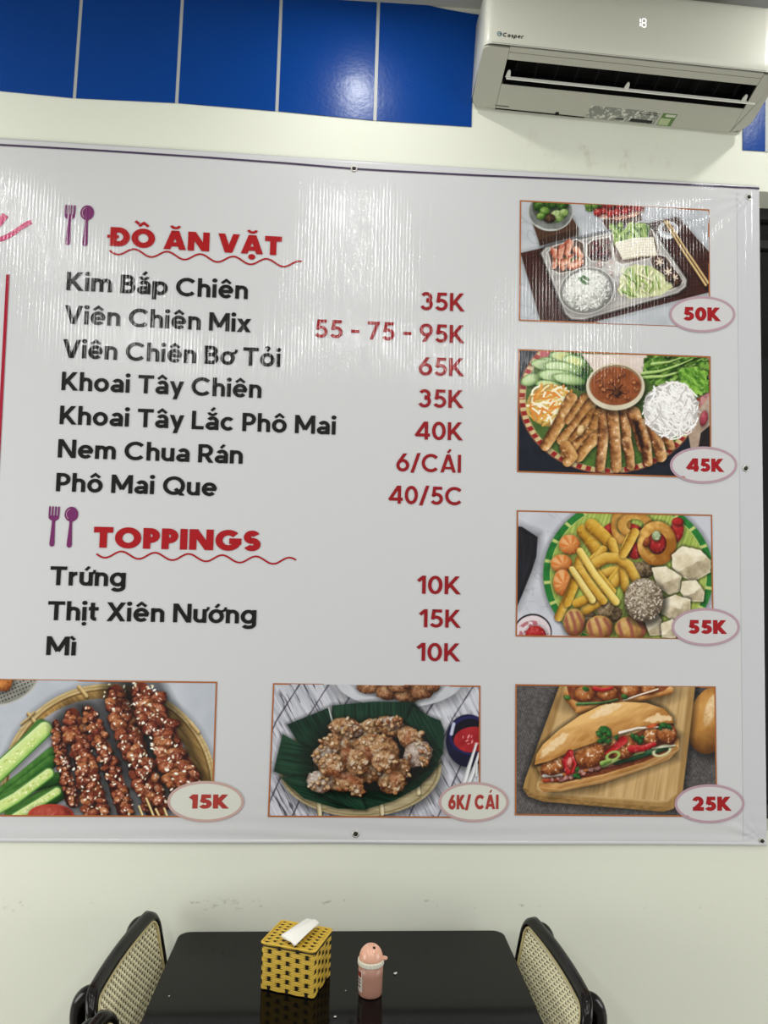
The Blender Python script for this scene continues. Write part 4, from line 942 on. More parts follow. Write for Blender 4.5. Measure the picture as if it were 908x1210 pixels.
def lettering(text, w, gap, V, F):
    # lays the text out from x = 0, cap height 1; returns its length
    X = 0.
    for c in text:
        base, marks = DEC.get(c, (c, ''))
        W, S, clip = glyph(base, w); v, f = [], []
        for s in S:
            if s[0] == 'dot': disc(s[1], s[2], s[3], v, f)
            elif s[0] == 'thin': ribbon(s[1], w*.8, clip, v, f)
            else: ribbon(s, w, clip, v, f)
        top = 1. if base.isupper() else XH
        cx = W/2; mw = w*.72 if w < .22 else w*.46; big = (-9, 9); dz = 0; top += .05*(w > .22)
        for mk in marks.split():
            if mk == 'hat': ribbon([(cx-.2, top+.08), (cx, top+.26), (cx+.2, top+.08)], mw, big, v, f); dz = .2
            elif mk == 'breve': ribbon(arc(cx, top+.24, .17, .15, 190, 350), mw, big, v, f); dz = .24
            elif mk == 'acute': ribbon([(cx-.05, top+.09+dz*.9), (cx+.10, top+.27+dz*.9)] if dz else [(cx-.04, top+.09), (cx+.12, top+.28)], mw, big, v, f)
            elif mk == 'grave': ribbon([(cx-.36, top+.34), (cx-.20, top+.20)] if dz else [(cx+.02, top+.09), (cx-.14, top+.28)], mw, big, v, f)
            elif mk == 'hook': ribbon(arc(cx, top+.26, .075, .075, 170, -60)+[(cx, top+.09)], mw*.8, big, v, f)
            elif mk == 'horn': ribbon([(W-.12, top-.10), (W+.0, top-.06), (W+.06, top+.02), (W+.06, top+.12)], mw*.9, big, v, f)
            elif mk == 'under': disc(cx, -.16, w*.55, v, f)
            elif mk == 'bar': ribbon([(-.12, .5), (.36, .5)], w*.62, big, v, f)
        F.extend([tuple(i+len(V) for i in q) for q in f]); V.extend([(x+X, y) for x, y in v])
        if 'bar' in marks: pass
        X += W+(gap if c != ' ' else gap*.3)
    return X-gap
def on_print(name, V, F, m, lift, parent=banner, label=None):
    me_v = [(x, float(on_banner(x, z, lift)), z) for x, z in V]
    o = from_data(name, me_v, F, m, parent)
    if label: o['label'] = label
    return o
def write(name, text, x0, b0, x1, b1, cap, m, w=.185, gap=.08, lift=.0016, parent=banner, slant=0.):
    # text from pixel (x0, baseline b0) to (x1, b1), capitals cap pixels tall, printed on the banner; each word a part
    words = []; X = 0.
    for wd in text.split(' '):
        V, F = [], []; L = lettering(wd, w, gap, V, F)
        words.append(([(x+X, y) for x, y in V], F)); X += L+gap+.30
    xs = [v[0] for V, F in words for v in V]; a, b = min(xs), max(xs)
    p, q, c = at(x0, b0), at(x1, b1), at((x0+x1)/2, (b0+b1)/2-cap); mid = at((x0+x1)/2, (b0+b1)/2)
    H = c[2]-mid[2]; z0 = (p[2]+q[2])/2; tilt = (q[2]-p[2])*.5
    for V, F in words:
        V = [(p[0]+(q[0]-p[0])*(x-a)/(b-a)+slant*y*H, z0+tilt*((x-a)/(b-a)-.5)+y*H) for x, y in V]
        o = on_print(name, V, F, m, lift, parent)
    return o
INK_BLACK = vinyl('black_print', (17, 17, 17)); INK_RED = vinyl('red_print', (143, 15, 24)); INK_BADGE = vinyl('dark_red_print', (158, 20, 28)); INK_HEAD = vinyl('heading_red_print', (162, 16, 24))
INK_FADED = vinyl('faded_red_print', (164, 56, 50)); INK_ORANGE = vinyl('orange_brown_print', (164, 98, 54)); INK_PURPLE = vinyl('purple_print', (112, 42, 96)); INK_PINK = vinyl('pink_print', (186, 60, 104))
INK_MAUVE = vinyl('mauve_print', (178, 148, 160)); INK_LINE = vinyl('crimson_print', (158, 24, 48)); INK_EDGE = vinyl('dark_violet_edge', (70, 58, 82))
INK_BADGE_FILL = vinyl('badge_white', (203, 201, 202)); INK_STICKER = vinyl('sticker_white', (210, 210, 200)); INK_HEM = vinyl('lilac_white_hem', (199, 199, 204))
for a in [('Kim B\u1eafp Chi\u00ean', 79.6, 343.4, 293.2, 355.3), ('Vi\u00ean Chi\u00ean Mix', 77.2, 382.5, 296.8, 394.6), ('Vi\u00ean Chi\u00ean B\u01a1 T\u1ecfi', 75.0, 422.6, 332, 435.4), ('Khoai T\u00e2y Chi\u00ean', 73.6, 461.0, 309.2, 471.8),
          ('Khoai T\u00e2y L\u1eafc Ph\u00f4 Mai', 71.4, 500.6, 397.2, 515.2), ('Nem Chua R\u00e1n', 69.2, 540.4, 287.2, 549.2), ('Ph\u00f4 Mai Que', 67.0, 580.4, 256.8, 586.9)]:
    write('dish_name', *a, 21.6, INK_BLACK)
for a in [('Tr\u1ee9ng', 60.0, 691.4, 149.2, 692.8), ('Th\u1ecbt Xi\u00ean N\u01b0\u1edbng', 57.4, 732.4, 303.2, 736.8), ('M\u00ec', 55.4, 773.5, 90.6, 774.2)]:
    write('dish_name', *a, 22.2, INK_BLACK)
for a in [('35K', 496.7, 367.3, 549, 369), ('55 - 75 - 95K', 372.4, 399.6, 548.6, 406.6), ('65K', 494.6, 444.3, 548.2, 445.2), ('35K', 494.4, 481.8, 547.4, 482.8), ('40K', 489.7, 519.8, 546.8, 520.8), ('6/C\u00c1I', 468.2, 557.2, 544.3, 559),
          ('40/5C', 458.5, 595.2, 544.8, 597.2), ('10K', 492.3, 701.3, 544.4, 702.2), ('15K', 494.7, 740.7, 544.4, 741.6), ('10K', 491.7, 780.3, 543.8, 781.2)]:
    write('price', *a, 21.2, INK_RED, w=.17, gap=.10)
write('section_heading', '\u0110\u1ed2 \u0102N V\u1eb6T', 127.4, 290.6, 333, 304.2, 22.2, INK_HEAD, w=.275, gap=.07)
write('section_heading', 'TOPPINGS', 111.2, 647, 308.2, 651.6, 24.4, INK_HEAD, w=.275, gap=.07)
def stroke_px(name, pts, wpx, m, lift=.0014, parent=banner, closed=False):
    P = [at(*p) for p in pts]; P = [(p[0], p[2]) for p in P]
    if closed: P = P+[P[0]]
    D = []
    for a, b in zip(P, P[1:]):
        k = max(1, int(math.dist(a, b)/.008)); D += [(a[0]+(b[0]-a[0])*i/k, a[1]+(b[1]-a[1])*i/k) for i in range(k)]
    P = D+[P[-1]]
    V, F = [], []; ribbon(P, wpx*2.1/FPX, (-9, 9), V, F)
    return on_print(name, V, F, m, lift, parent)
def shape_px(name, pts, m, lift, parent=banner):
    V = [at(*p) for p in pts]
    return on_print(name, [(p[0], p[2]) for p in V], [tuple(range(len(V)))[::-1]], m, lift, parent)
def wave_px(x0, y0, x1, y1, per, amp):
    return [(x0+(x1-x0)*i/120, y0+(y1-y0)*i/120+amp*math.sin(2*math.pi*(x0+(x1-x0)*i/120-x0)/per)) for i in range(121)]
stroke_px('wavy_underline', wave_px(130.4, 297.4, 357.2, 314.0, 39.0, 3.9), 2., INK_HEAD)
stroke_px('wavy_underline', wave_px(115.0, 654.6, 350.2, 663.2, 39.6, 4.0), 2., INK_HEAD)
stroke_px('divider_line', [(10.9, 325.8), (6.9, 400), (2.6, 480), (-2.2, 570), (-9, 700), (-13.6, 790)], 3.8, INK_LINE)
stroke_px('script_flourish', smooth_path([(-30, 262), (-14, 274), (-4, 270), (3, 262), (8, 255.5)], 5), 8., INK_PINK)
stroke_px('script_flourish', smooth_path([(-34, 268), (-18, 284), (0, 284.5), (14, 279), (27, 270), (38.5, 263.5)], 5), 5.8, INK_PINK)
# fork and spoon emblems
def cutlery(fx, fy, sx, sy, k=1.):
    def T(pts, ox, oy): return [(ox+(x-.072*y)*k, oy+(y+.05*x)*k) for x, y in pts]
    def L(name, polys, ox, oy):
        V, F = [], []
        for q in polys:
            P = [at(*p) for p in T(q, ox, oy)]; F.append(tuple(range(len(V), len(V)+len(P)))[::-1]); V += [(p[0], p[2]) for p in P]
        return on_print(name, V, F, INK_PURPLE, .0014)
    tines = [[(x-1.1, -6), (x-1.1, 4), (x+1.1, 4), (x+1.1, -6), (x+.5, -7.2), (x-.5, -7.2)] for x in (-5.3, -1.8, 1.8, 5.3)]
    bowl = [(-6.4, 3.6), (-6.2, 6.5), (-4.6, 8.6), (-2.2, 9.8), (2.2, 9.8), (4.6, 8.6), (6.2, 6.5), (6.4, 3.6)]
    shaft = [(-2., 9.6), (-1.9, 14), (-3.0, 36), (-2.6, 39), (-1, 40.2), (1, 40.2), (2.6, 39), (3.0, 36), (1.9, 14), (2., 9.6)]
    L('fork_emblem', tines+[bowl, shaft], fx, fy)
    sp = [(8.1*math.cos(a), 8.6*math.sin(a)*(1.05 if math.sin(a) < 0 else 1)+1) for a in [2*math.pi*i/26 for i in range(26)]][::-1]
    L('spoon_emblem', [sp, [(-1.8, 8.4), (-1.7, 13), (-3.1, 36), (-2.6, 39), (-1, 40.2), (1, 40.2), (2.6, 39), (3.1, 36), (1.7, 13), (1.8, 8.4)]], sx, sy)
    P = [(sx+5.9*math.cos(a)*k, sy+(1+6.4*math.sin(a))*k) for a in [2.2+.16*i for i in range(15)]]
    stroke_px('spoon_highlight', P, .7, INK_MAUVE, .0018)
cutlery(84.2, 251.0, 104.4, 252.2)
cutlery(65.2, 605.6, 85.6, 607.0)

# ---- food pictures
m_photo = vinyl('food_print', attr=True)
KCOL = .93
def picture(paint, corners, x0, y0, s, label, step=.00105):
    TL, TR, BR, BL = [at(*c) for c in corners]
    xa, xb = (TL[0]+BL[0])/2, (TR[0]+BR[0])/2
    n = int(round((xb-xa)/.0014)); r = int(round(abs((TL[2]+TR[2]-BL[2]-BR[2])/2)/.0014))
    u, v = np.meshgrid(np.linspace(0, 1, n), np.linspace(0, 1, r))
    def bil(k): return (TL[k]*(1-u)+TR[k]*u)*(1-v)+(BL[k]*(1-u)+BR[k]*u)*v
    X, Z = bil(0), bil(2)
    px, py = project(np.stack([X, np.zeros_like(X), Z], -1))
    p = Print((px-x0)*s, (py-y0)*s, (128, 128, 128)); paint(p)
    grey = p.C.mean(-1, keepdims=True); p.C = np.clip(.47+((grey+(p.C-grey)*.86)-.47)*1.13, .02, 1)       # the printer's muted, contrasty inks
    V = np.stack([X, on_banner(X, Z, .0008), Z], -1).reshape(-1, 3)
    o = mesh_fast('food_picture', V, grid_quads(r, n)[:, ::-1], m_photo, banner, True, np.clip(srgb(p.C)*KCOL, 0, 1).reshape(-1, 3))
    o['label'] = label
    V, F = [], []
    ribbon([(q[0], q[2]) for q in (TL, TR, BR, BL)]+[(TL[0], TL[2])], .0042, (-9, 9), V, F)
    V2 = []
    on_print('picture_border', V, F, INK_ORANGE, .0012, o)
    return o
def badge(cx, cy, rx, ry, text, x0, x1, base, cap, fill=INK_BADGE_FILL, ink=INK_BADGE, rim=INK_MAUVE, rimw=3., w=.26, gap=.05, db=0.):
    pts = [(cx+rx*math.cos(2*math.pi*i/64), cy+ry*math.sin(2*math.pi*i/64)) for i in range(64)]
    b = shape_px('price_badge', pts, fill, .0018)
    rim_pts = [(cx+(rx-rimw/2)*math.cos(2*math.pi*i/64), cy+(ry-rimw/2)*math.sin(2*math.pi*i/64)) for i in range(64)]
    stroke_px('badge_rim', rim_pts, rimw, rim, .0021, b, closed=True)
    write('badge_price', text, x0, base-db/2, x1, base+db/2, cap, ink, w, gap, .0023, b)
    return b
picture(paint_bento, [(614.9, 238.7), (836.4, 249.6), (837.4, 387.5), (613.6, 379.2)], 600, 220, 2.948, 'picture of a metal lunch tray with rice and greens')
picture(paint_platter, [(612.9, 414.0), (837.8, 422.7), (839.0, 564.8), (611.2, 557.6)], 600, 400, 2.948, 'picture of grilled rolls and noodles on a round tray')
picture(paint_fries, [(610.9, 604.0), (839.8, 609.2), (841.4, 754.6), (609.8, 751.0)], 600, 590, 2.948, 'picture of fries and fried snacks on a green tray')
picture(paint_baguette, [(609.5, 808.9), (843.6, 811.4), (845.8, 963.6), (608.8, 961.5)], 600, 800, 2.948, 'picture of filled baguettes on a bamboo tray')
picture(paint_skewers, [(-16, 802.4), (256.4, 806.0), (251.4, 963.8), (-20, 962.6)], 0, 790, 3.027, 'picture of skewered meat with sesame and cucumber')
picture(paint_wings, [(323.9, 807.6), (566.7, 810.6), (566.4, 964.8), (317.8, 963.4)], 310, 790, 3.027, 'picture of fried wings on banana leaf')
badge(828.6, 372.6, 39, 21.4, '50K', 806.4, 850.4, 380.2, 15.8)
badge(830.3, 549.9, 39.6, 21.8, '45K', 809.4, 854.6, 557.8, 15.6)
badge(832.7, 740.6, 40.2, 22.4, '55K', 812.2, 857.8, 748.6, 16.2)
badge(837.2, 948.6, 41.2, 23, '25K', 817, 863, 956.8, 16.6)
badge(243.8, 946, 45, 24.2, '15K', 223.4, 271, 954.2, 16.6, INK_STICKER, INK_FADED, vinyl('worn_pinkish_rim', (190, 160, 152)))
badge(559.4, 946.6, 41.4, 23.6, '6K/ C\u00c1I', 529.4, 588.6, 955, 17., INK_STICKER, INK_FADED, vinyl('scuffed_pink_rim', (186, 158, 158)), w=.24, gap=.08, db=-1.2)
# the violet line along the top hem, the lilac hem on the right, and the hem stitch at the bottom
stroke_px('printed_edge_line', [(-60, 169.5), (0, 172.8), (120, 179.6), (240, 187.4), (340, 194.6), (415, 200.8), (454, 203.2), (560, 208.6), (680, 213.6), (790, 218.6), (896, 224.2)], 2.4, INK_EDGE)
xs0, xs1 = at(873, 560)[0], at(902, 560)[0]
n = 220; V, F = [], []
for i in range(n+1):
    z = 1.0+(2.868-1.0)*i/n
    for k in range(25): V.append((xs0+(1.2045-xs0)*k/24, z))
for i in range(n):
    for k in range(24): F.append((i*25+k, i*25+k+1, (i+1)*25+k+1, (i+1)*25+k))
hem = on_print('side_hem', V, F, INK_HEM, .0006); 
n = 330; V, F = [], []
for i in range(n+1):
    x = BAN[0][0]+.002+(BAN[1][0]-BAN[0][0]-.004)*i/n; z = BAN[0][1]+(BAN[1][1]-BAN[0][1])*i/n
    for k, (dz, l) in enumerate(((.0004, .0004), (.002, .0024), (.0085, .0026), (.0105, .0004))): V.append((x, float(on_banner(x, z+dz, l)), z+dz))
for i in range(n):
    for k in range(3): F.append((i*4+k, i*4+k+1, (i+1)*4+k+1, (i+1)*4+k)[::-1])
from_data('lower_hem', V, F, m_ban, banner, True)
# eyelets with the screws that hold the banner
m_steel = mat('eyelet_steel', (196, 194, 186), .42, .5, .8); m_dark = mat('eyelet_hole', (26, 25, 22), .6)
def eyelet(px, py, r=.0075):
    p = at(px, py); y = float(on_banner(p[0], p[2], .001))
    V, F = sweep([(p[0]+r*math.cos(a), y, p[2]+r*math.sin(a)) for a in [2*math.pi*i/24 for i in range(24)]], .0022, 8, True)
    e = from_data('eyelet', V, F, m_steel, banner, True)
    V, F = lathe([(r*.95, -.0005), (r*.95, .0002), (r*.5, .0004), (r*.5, .003), (r*.2, .004)], 20)
    V = [(p[0]+a, y+.0003-c, p[2]+b) for a, b, c in V]
    from_data('screw', V, [f[::-1] for f in F], m_dark, e, True)
for q in ((418.5, 201), (883.5, 234.5), (880, 554), (899, 993), (420.5, 984.5)): eyelet(*q)
# ---------------------------------------------------------------- the wall-mounted air conditioner
AT = math.radians(2.6)
ac = empty('air_conditioner', (.345, 0, 3.087)); ac.rotation_euler = (0, AT, 0)
tag(ac, 'white wall-mounted air conditioner with open louver below the ceiling', 'air conditioner')
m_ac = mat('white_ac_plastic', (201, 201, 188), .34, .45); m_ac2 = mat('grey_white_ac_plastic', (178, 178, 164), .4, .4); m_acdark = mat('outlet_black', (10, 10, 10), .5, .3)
LAC, AU0, AU1 = .822, .064, .0
A_, B_ = np.array([-.19, .062]), np.array([-.012, 0.])       # (y, z): front lip, back of the underside
# outline of a cross section (y, z): front face, top, back; then the underside closes it
prof = [(-.190, .064), (-.1935, .072), (-.1945, .085), (-.1935, .14), (-.190, .20), (-.1855, .243), (-.180, .256), (-.168, .265), (-.150, .270), (-.004, .272), (-.004, .01), (-.012, 0.)]
cen = np.array([-.06, .135])
def station(x, k, fy=1.):                                      # profile shrunk towards the axis by k (0 = full size)
    out = []
    for y, z in prof:
        yy = y+(k if y < -.10 else 0)*fy; zz = z+(k if z < .05 else -k if z > .2 else 0)
        if y > -.02: yy = y
        out.append((x, min(yy, -.004), zz))
    return out
r = .022
xs = [(0, r), (.0012, r*.70), (.004, r*.43), (.0085, r*.21), (.014, r*.08), (r, 0), (.05, 0)]
st = [(x, k) for x, k in xs]+[(LAC*.35, 0), (LAC*.65, 0)]+[(LAC-x*(1.7 if k else 1), k*1.5) for x, k in xs[::-1]]
V, F = [], []; n = len(prof)
for x, k in st: V += station(x, k)
for i in range(len(st)-1):
    for j in range(n-1):
        F.append((i*n+j, (i+1)*n+j, (i+1)*n+j+1, i*n+j+1))
F.append(tuple(range(n))); F.append(tuple((len(st)-1)*n+j for j in range(n))[::-1])
casing = from_data('casing', V, F, m_ac, ac, True)
bpy.context.view_layer.update()
# underside: sloping panel with the outlet cut in it. u runs along the unit, v from the lip (0) to the wall (1)
ev = B_-A_; LV = float(np.linalg.norm(ev)); ev = ev/LV; nv = np.array([-ev[1], ev[0]])
if nv[1] > 0: nv = -nv                                         # out of the underside: down and forward
def und(u, v, out=0.):
    p = A_+ev*v+nv*out
    return (u, float(p[0]), float(p[1]))
def patch(name, poly, out, depth, m, parent, label=None):
    n = len(poly); V = [und(u, v, out) for u, v in poly]+[und(u, v, out-depth) for u, v in poly]
    bm = bmesh.new(); vs = [bm.verts.new(q) for q in V]
    bm.faces.new(vs[:n]); bm.faces.new(vs[n:][::-1])
    for i in range(n): bm.faces.new([vs[i], vs[n+i], vs[n+(i+1) % n], vs[(i+1) % n]])
    bmesh.ops.recalc_face_normals(bm, faces=bm.faces)
    o = from_bm(name, bm, m, parent)
    if label: o['label'] = label
    return o
u0, u1, v0, v1 = .0763, .7735, .038, .1115
def cheek(left):
    # rounded outer corner of the sloping underside
    def rc(cx, cy, rr, a0, a1): return [(cx+rr*math.cos(math.radians(a0+(a1-a0)*i/8)), cy+rr*math.sin(math.radians(a0+(a1-a0)*i/8))) for i in range(9)]
    if left: return [(u0-.006, .006), (u0-.006, LV)]+rc(.022, LV-.022, .022, 90, 180)+rc(.016, .022, .016, 180, 270)
    return [(u1+.003, .006)]+rc(LAC-.016, .022, .016, 270, 360)+rc(LAC-.05, LV-.05, .05, 0, 90)+[(u1+.003, LV)]
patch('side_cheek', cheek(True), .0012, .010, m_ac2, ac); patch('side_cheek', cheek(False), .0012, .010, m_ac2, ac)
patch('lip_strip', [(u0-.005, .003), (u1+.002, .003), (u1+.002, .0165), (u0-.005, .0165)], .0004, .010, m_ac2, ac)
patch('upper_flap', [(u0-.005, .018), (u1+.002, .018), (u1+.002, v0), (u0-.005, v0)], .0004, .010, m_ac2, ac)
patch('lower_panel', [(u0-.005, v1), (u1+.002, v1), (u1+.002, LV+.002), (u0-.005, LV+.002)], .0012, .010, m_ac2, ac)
# the outlet: a dark trough with vanes inside
bm = bmesh.new()
a = [bm.verts.new(und(u, v, -.0006)) for u, v in ((u0, v0), (u1, v0), (u1, v1), (u0, v1))]; b = [bm.verts.new(und(u, v, -.052)) for u, v in ((u0, v0+.01), (u1, v0+.01), (u1, v1-.004), (u0, v1-.004))]
bm.faces.new(b)
for i in range(4): bm.faces.new([a[i], a[(i+1) % 4], b[(i+1) % 4], b[i]])
outlet = from_bm('air_outlet', bm, m_acdark, ac)
m_vane = mat('dark_vane', (18, 18, 18), .5)
for k in range(12):
    u = u0+.03+k*(u1-u0-.06)/11
    patch('vane', [(u, v0+.014), (u+.0012, v0+.014), (u+.0012, v1-.008), (u, v1-.008)], -.03, .018, m_vane, outlet)
patch('rear_gap_shade', [(.070, LV-.0012), (.215, LV-.0016), (.335, LV-.001), (.335, LV+.0026), (.07, LV+.0026)], .0018, .004, m_acdark, ac)  # dark strip standing in for the shade between unit and wall
patch('drain_stub', [(.2525-.0045, LV-.008), (.2525+.0045, LV-.008), (.2525+.006, LV-.001), (.2525+.0045, LV+.0026), (.2525-.0045, LV+.0026), (.2525-.006, LV-.001)], .0024, .005, m_acdark, ac)
# louver blade across the outlet on three small brackets
V, F = [], []; uu = [u0+.004, u0+.012, .25, .42, .6, u1+.012, u1+.024]
sec = [(.0885, -.003), (.0895, .0055), (.0912, .0065), (.0925, .0055), (.0915, -.003)]
for u in uu: V += [und(u, v, o) for v, o in sec]
for i in range(len(uu)-1):
    for j in range(5): F.append((i*5+j, i*5+(j+1) % 5, (i+1)*5+(j+1) % 5, (i+1)*5+j))
F += [tuple(range(5)), tuple(range((len(uu)-1)*5, len(uu)*5))[::-1]]
louver = from_data('louver', V, F, mat('bright_louver_plastic', (226, 226, 216), .3), ac)
for u in (u0+.008, .4215, u1-.012):
    patch('louver_bracket', [(u-.007, .0885), (u+.007, .0885), (u+.0045, .073), (u+.0025, .068), (u-.0025, .068), (u-.0045, .073)], .003, .004, mat('bracket_plastic', (206, 206, 196), .4), louver)
# stickers under the unit
m_rate = mat('worn_silver_sticker', (150, 152, 142), .4)
t = NT(m_rate); tc = t.n('ShaderNodeTexCoord').outputs['Object']; nz = t.noise(t.scaled(tc, (70, 70, 70)), 1., 4, .7)
t.link(t.mixc(t.math('MULTIPLY', t.math('SUBTRACT', nz, .5), 14., clamp=True), lin((128, 132, 122)), lin((206, 206, 192))), t.b.inputs['Base Color'])
rate = patch('rating_sticker', [(.342, .1486), (.5492, .1486), (.5445, .1895), (.336, .1895)], .0016, .0006, m_rate, ac)
m_blk = mat('black_print_plain', (22, 22, 22), .5)
patch('printed_block', [(.470, .177), (.536, .177), (.535, .187), (.469, .187)], .0019, .0003, m_blk, rate)
patch('printed_line', [(.498, .1525), (.545, .1525), (.545, .1545), (.498, .1545)], .0019, .0003, m_blk, rate); patch('printed_line', [(.488, .158), (.540, .158), (.540, .160), (.488, .160)], .0019, .0003, m_blk, rate); patch('printed_line', [(.424, .180), (.450, .180), (.450, .184), (.424, .184)], .0019, .0003, m_blk, rate)
en = patch('energy_sticker', [(.5561, .1495), (.5985, .1495), (.594, .1900), (.5515, .1900)], .0016, .0006, mat('green_sticker', (92, 122, 66), .4), ac)
patch('sticker_panel', [(.566, .1525), (.5955, .1525), (.594, .1605), (.5645, .1605)], .0019, .0003, mat('sticker_pale', (196, 200, 178), .4), en)
patch('sticker_panel', [(.5555, .166), (.5850, .166), (.5840, .188), (.5535, .188)], .0019, .0003, mat('sticker_pale_green', (170, 184, 140), .4), en)
patch('warning_print', [(.068, .1775), (.108, .1775), (.108, .1805), (.068, .1805)], .0018, .0003, mat('grey_print', (84, 82, 74), .5), ac)
# temperature display and the maker's mark on the front
def front(name, polys, m, parent, out=.0008):
    # flat print on the front face: polys in (x, z) of the unit
    V, F = [], []
    zs, ys = [q[1] for q in prof[:7]], [q[0] for q in prof[:7]]
    for q in polys:
        F.append(tuple(range(len(V), len(V)+len(q))))
        for x, z in q: V.append((x, float(np.interp(z, zs, ys))-out, z))
    return from_data(name, V, F, m, parent)
def strokes_xz(lines, w):
    V, F = [], []
    for l in lines: ribbon(l, w, (-9, 9), V, F)
    return [[V[i] for i in f] for f in F]
cx, cz, sw, sh = .4325, .1655, .0052, .0070
seg = []
def dig(x, on):
    S = {'a': [(x-sw+.0008, cz+2*sh*.86), (x+sw-.0008, cz+2*sh*.86)], 'g': [(x-sw+.0008, cz), (x+sw-.0008, cz)], 'd': [(x-sw+.0008, cz-2*sh*.86), (x+sw-.0008, cz-2*sh*.86)],
         'f': [(x-sw, cz+.0012), (x-sw, cz+sh*1.6)], 'b': [(x+sw, cz+.0012), (x+sw, cz+sh*1.6)], 'e': [(x-sw, cz-.0012), (x-sw, cz-sh*1.6)], 'c': [(x+sw, cz-.0012), (x+sw, cz-sh*1.6)]}
    return [S[k] for k in on]
front('temperature_display', strokes_xz(dig(cx-.0158, 'bc')+dig(cx, 'abcdefg'), .0024), mat('lit_display_segment', (255, 255, 255), .5, emit=1.), ac)
lx, lz, k = .0480, .0868-.0035, .0098
def sc(pts, ox): return [(lx+(ox+x+.22*y)*k, lz+y*k) for x, y in pts]
def bowl(cx, cy, rx, ry, a0, a1): return arc(cx, cy, rx, ry, a0, a1, 12)
glyphs = [([bowl(.42, .5, .40, .48, 45, 318)], .92), ([bowl(.26, .33, .24, .32, 0, 360), [(.50, .66), (.50, .06), (.60, .02)]], .72), ([bowl(.2, .48, .17, .16, 40, 260)[:-1]+bowl(.2, .17, .18, .17, 80, -150)], .52),
          ([[(.10, .66), (.10, -.34)], [(-.02, -.33), (.24, -.33)], bowl(.32, .33, .24, .32, 0, 360)], .74), ([bowl(.28, .33, .25, .32, 0, 310), [(.04, .35), (.52, .38)]], .64), ([[(.10, .64), (.10, 0)], [(0, .01), (.24, .01)], bowl(.36, .42, .24, .22, 160, 60)], .5)]
lines = []; ox = 0.
for s, adv in glyphs:
    for l in s: lines.append(sc(l, ox))
    ox += adv*1.28
fx = (.1040-lx)/max(p[0]-lx for l in lines for p in l)
lines = [[(lx+(p[0]-lx)*fx, p[1]) for p in l] for l in lines]
front('maker_lettering', strokes_xz(lines, .0021), m_blk, ac)
ex, ez = .0385, .0895
o = front('maker_emblem', [[(ex+.0066*math.cos(i*math.pi/14), ez+.0066*math.sin(i*math.pi/14)) for i in range(28)]], mat('emblem_teal', (52, 92, 102), .4), ac)
front('emblem_swirl', strokes_xz([[(ex+.0042*math.cos(math.radians(a)), ez+.0042*math.sin(math.radians(a))) for a in range(30, 320, 14)], [(ex+.0018*math.cos(math.radians(a)), ez-.0004+.0018*math.sin(math.radians(a))) for a in range(60, 330, 20)]], .0012), mat('emblem_white', (206, 214, 208), .4), o, .0011)
front('front_panel_seam', strokes_xz([[(.02, .0665), (.08, .0662), (LAC-.04, .0662)]], .0010), mat('seam_shade_plastic', (150, 150, 138), .5), ac, .0007)

# ---------------------------------------------------------------- the table
TZ = .775
tb = empty('dining_table', (.0325, -.63, 0)); tag(tb, 'black glossy dining table against the wall under the banner', 'table')
m_tab = mat('black_lacquer_top', (9, 8, 8), .09, .15)
t = NT(m_tab); g = t.n('ShaderNodeNewGeometry').outputs['Position']; t.link(t.bump(t.noise(g, 14, 2), .03, .004), t.b.inputs['Normal'])
ol = rounded(.860, 1.22, .030, 8); top = [(x, y) for x, y in ol]
bm = bmesh.new()
rings = []
for d, z in ((.004, TZ-.030), (0, TZ-.026), (0, TZ-.004), (.0012, TZ-.0012), (.004, TZ)):
    rings.append([bm.verts.new((x*(1-d/.43), y*(1-d/.61), z)) for x, y in top])
for a, b in zip(rings, rings[1:]):
    for i in range(len(a)): bm.faces.new([a[i], a[(i+1) % len(a)], b[(i+1) % len(a)], b[i]])
bm.faces.new(rings[-1]); bm.faces.new(rings[0][::-1])
for f in bm.faces: f.smooth = len(f.verts) == 4
tt = from_bm('table_top', bm, m_tab, tb)
m_leg = mat('black_table_metal', (20, 19, 18), .35)
for s in (-1, 1):
    V, F = sweep([(0, .36*s, .02), (0, .36*s, .4), (0, .36*s, TZ-.045)], .03, 16); from_data('pedestal', V, F, m_leg, tb, True)
    V, F = lathe([(.17, 0), (.17, .008), (.16, .014), (.05, .02), (.03, .026)], 36); from_data('base_plate', [(x*.55, y+.36*s, z) for x, y, z in V], F, m_leg, tb, True)
boxobj('top_bearer', (-.22, .22, -.42, .42, TZ-.055, TZ-.0305), m_leg, tb, .004)

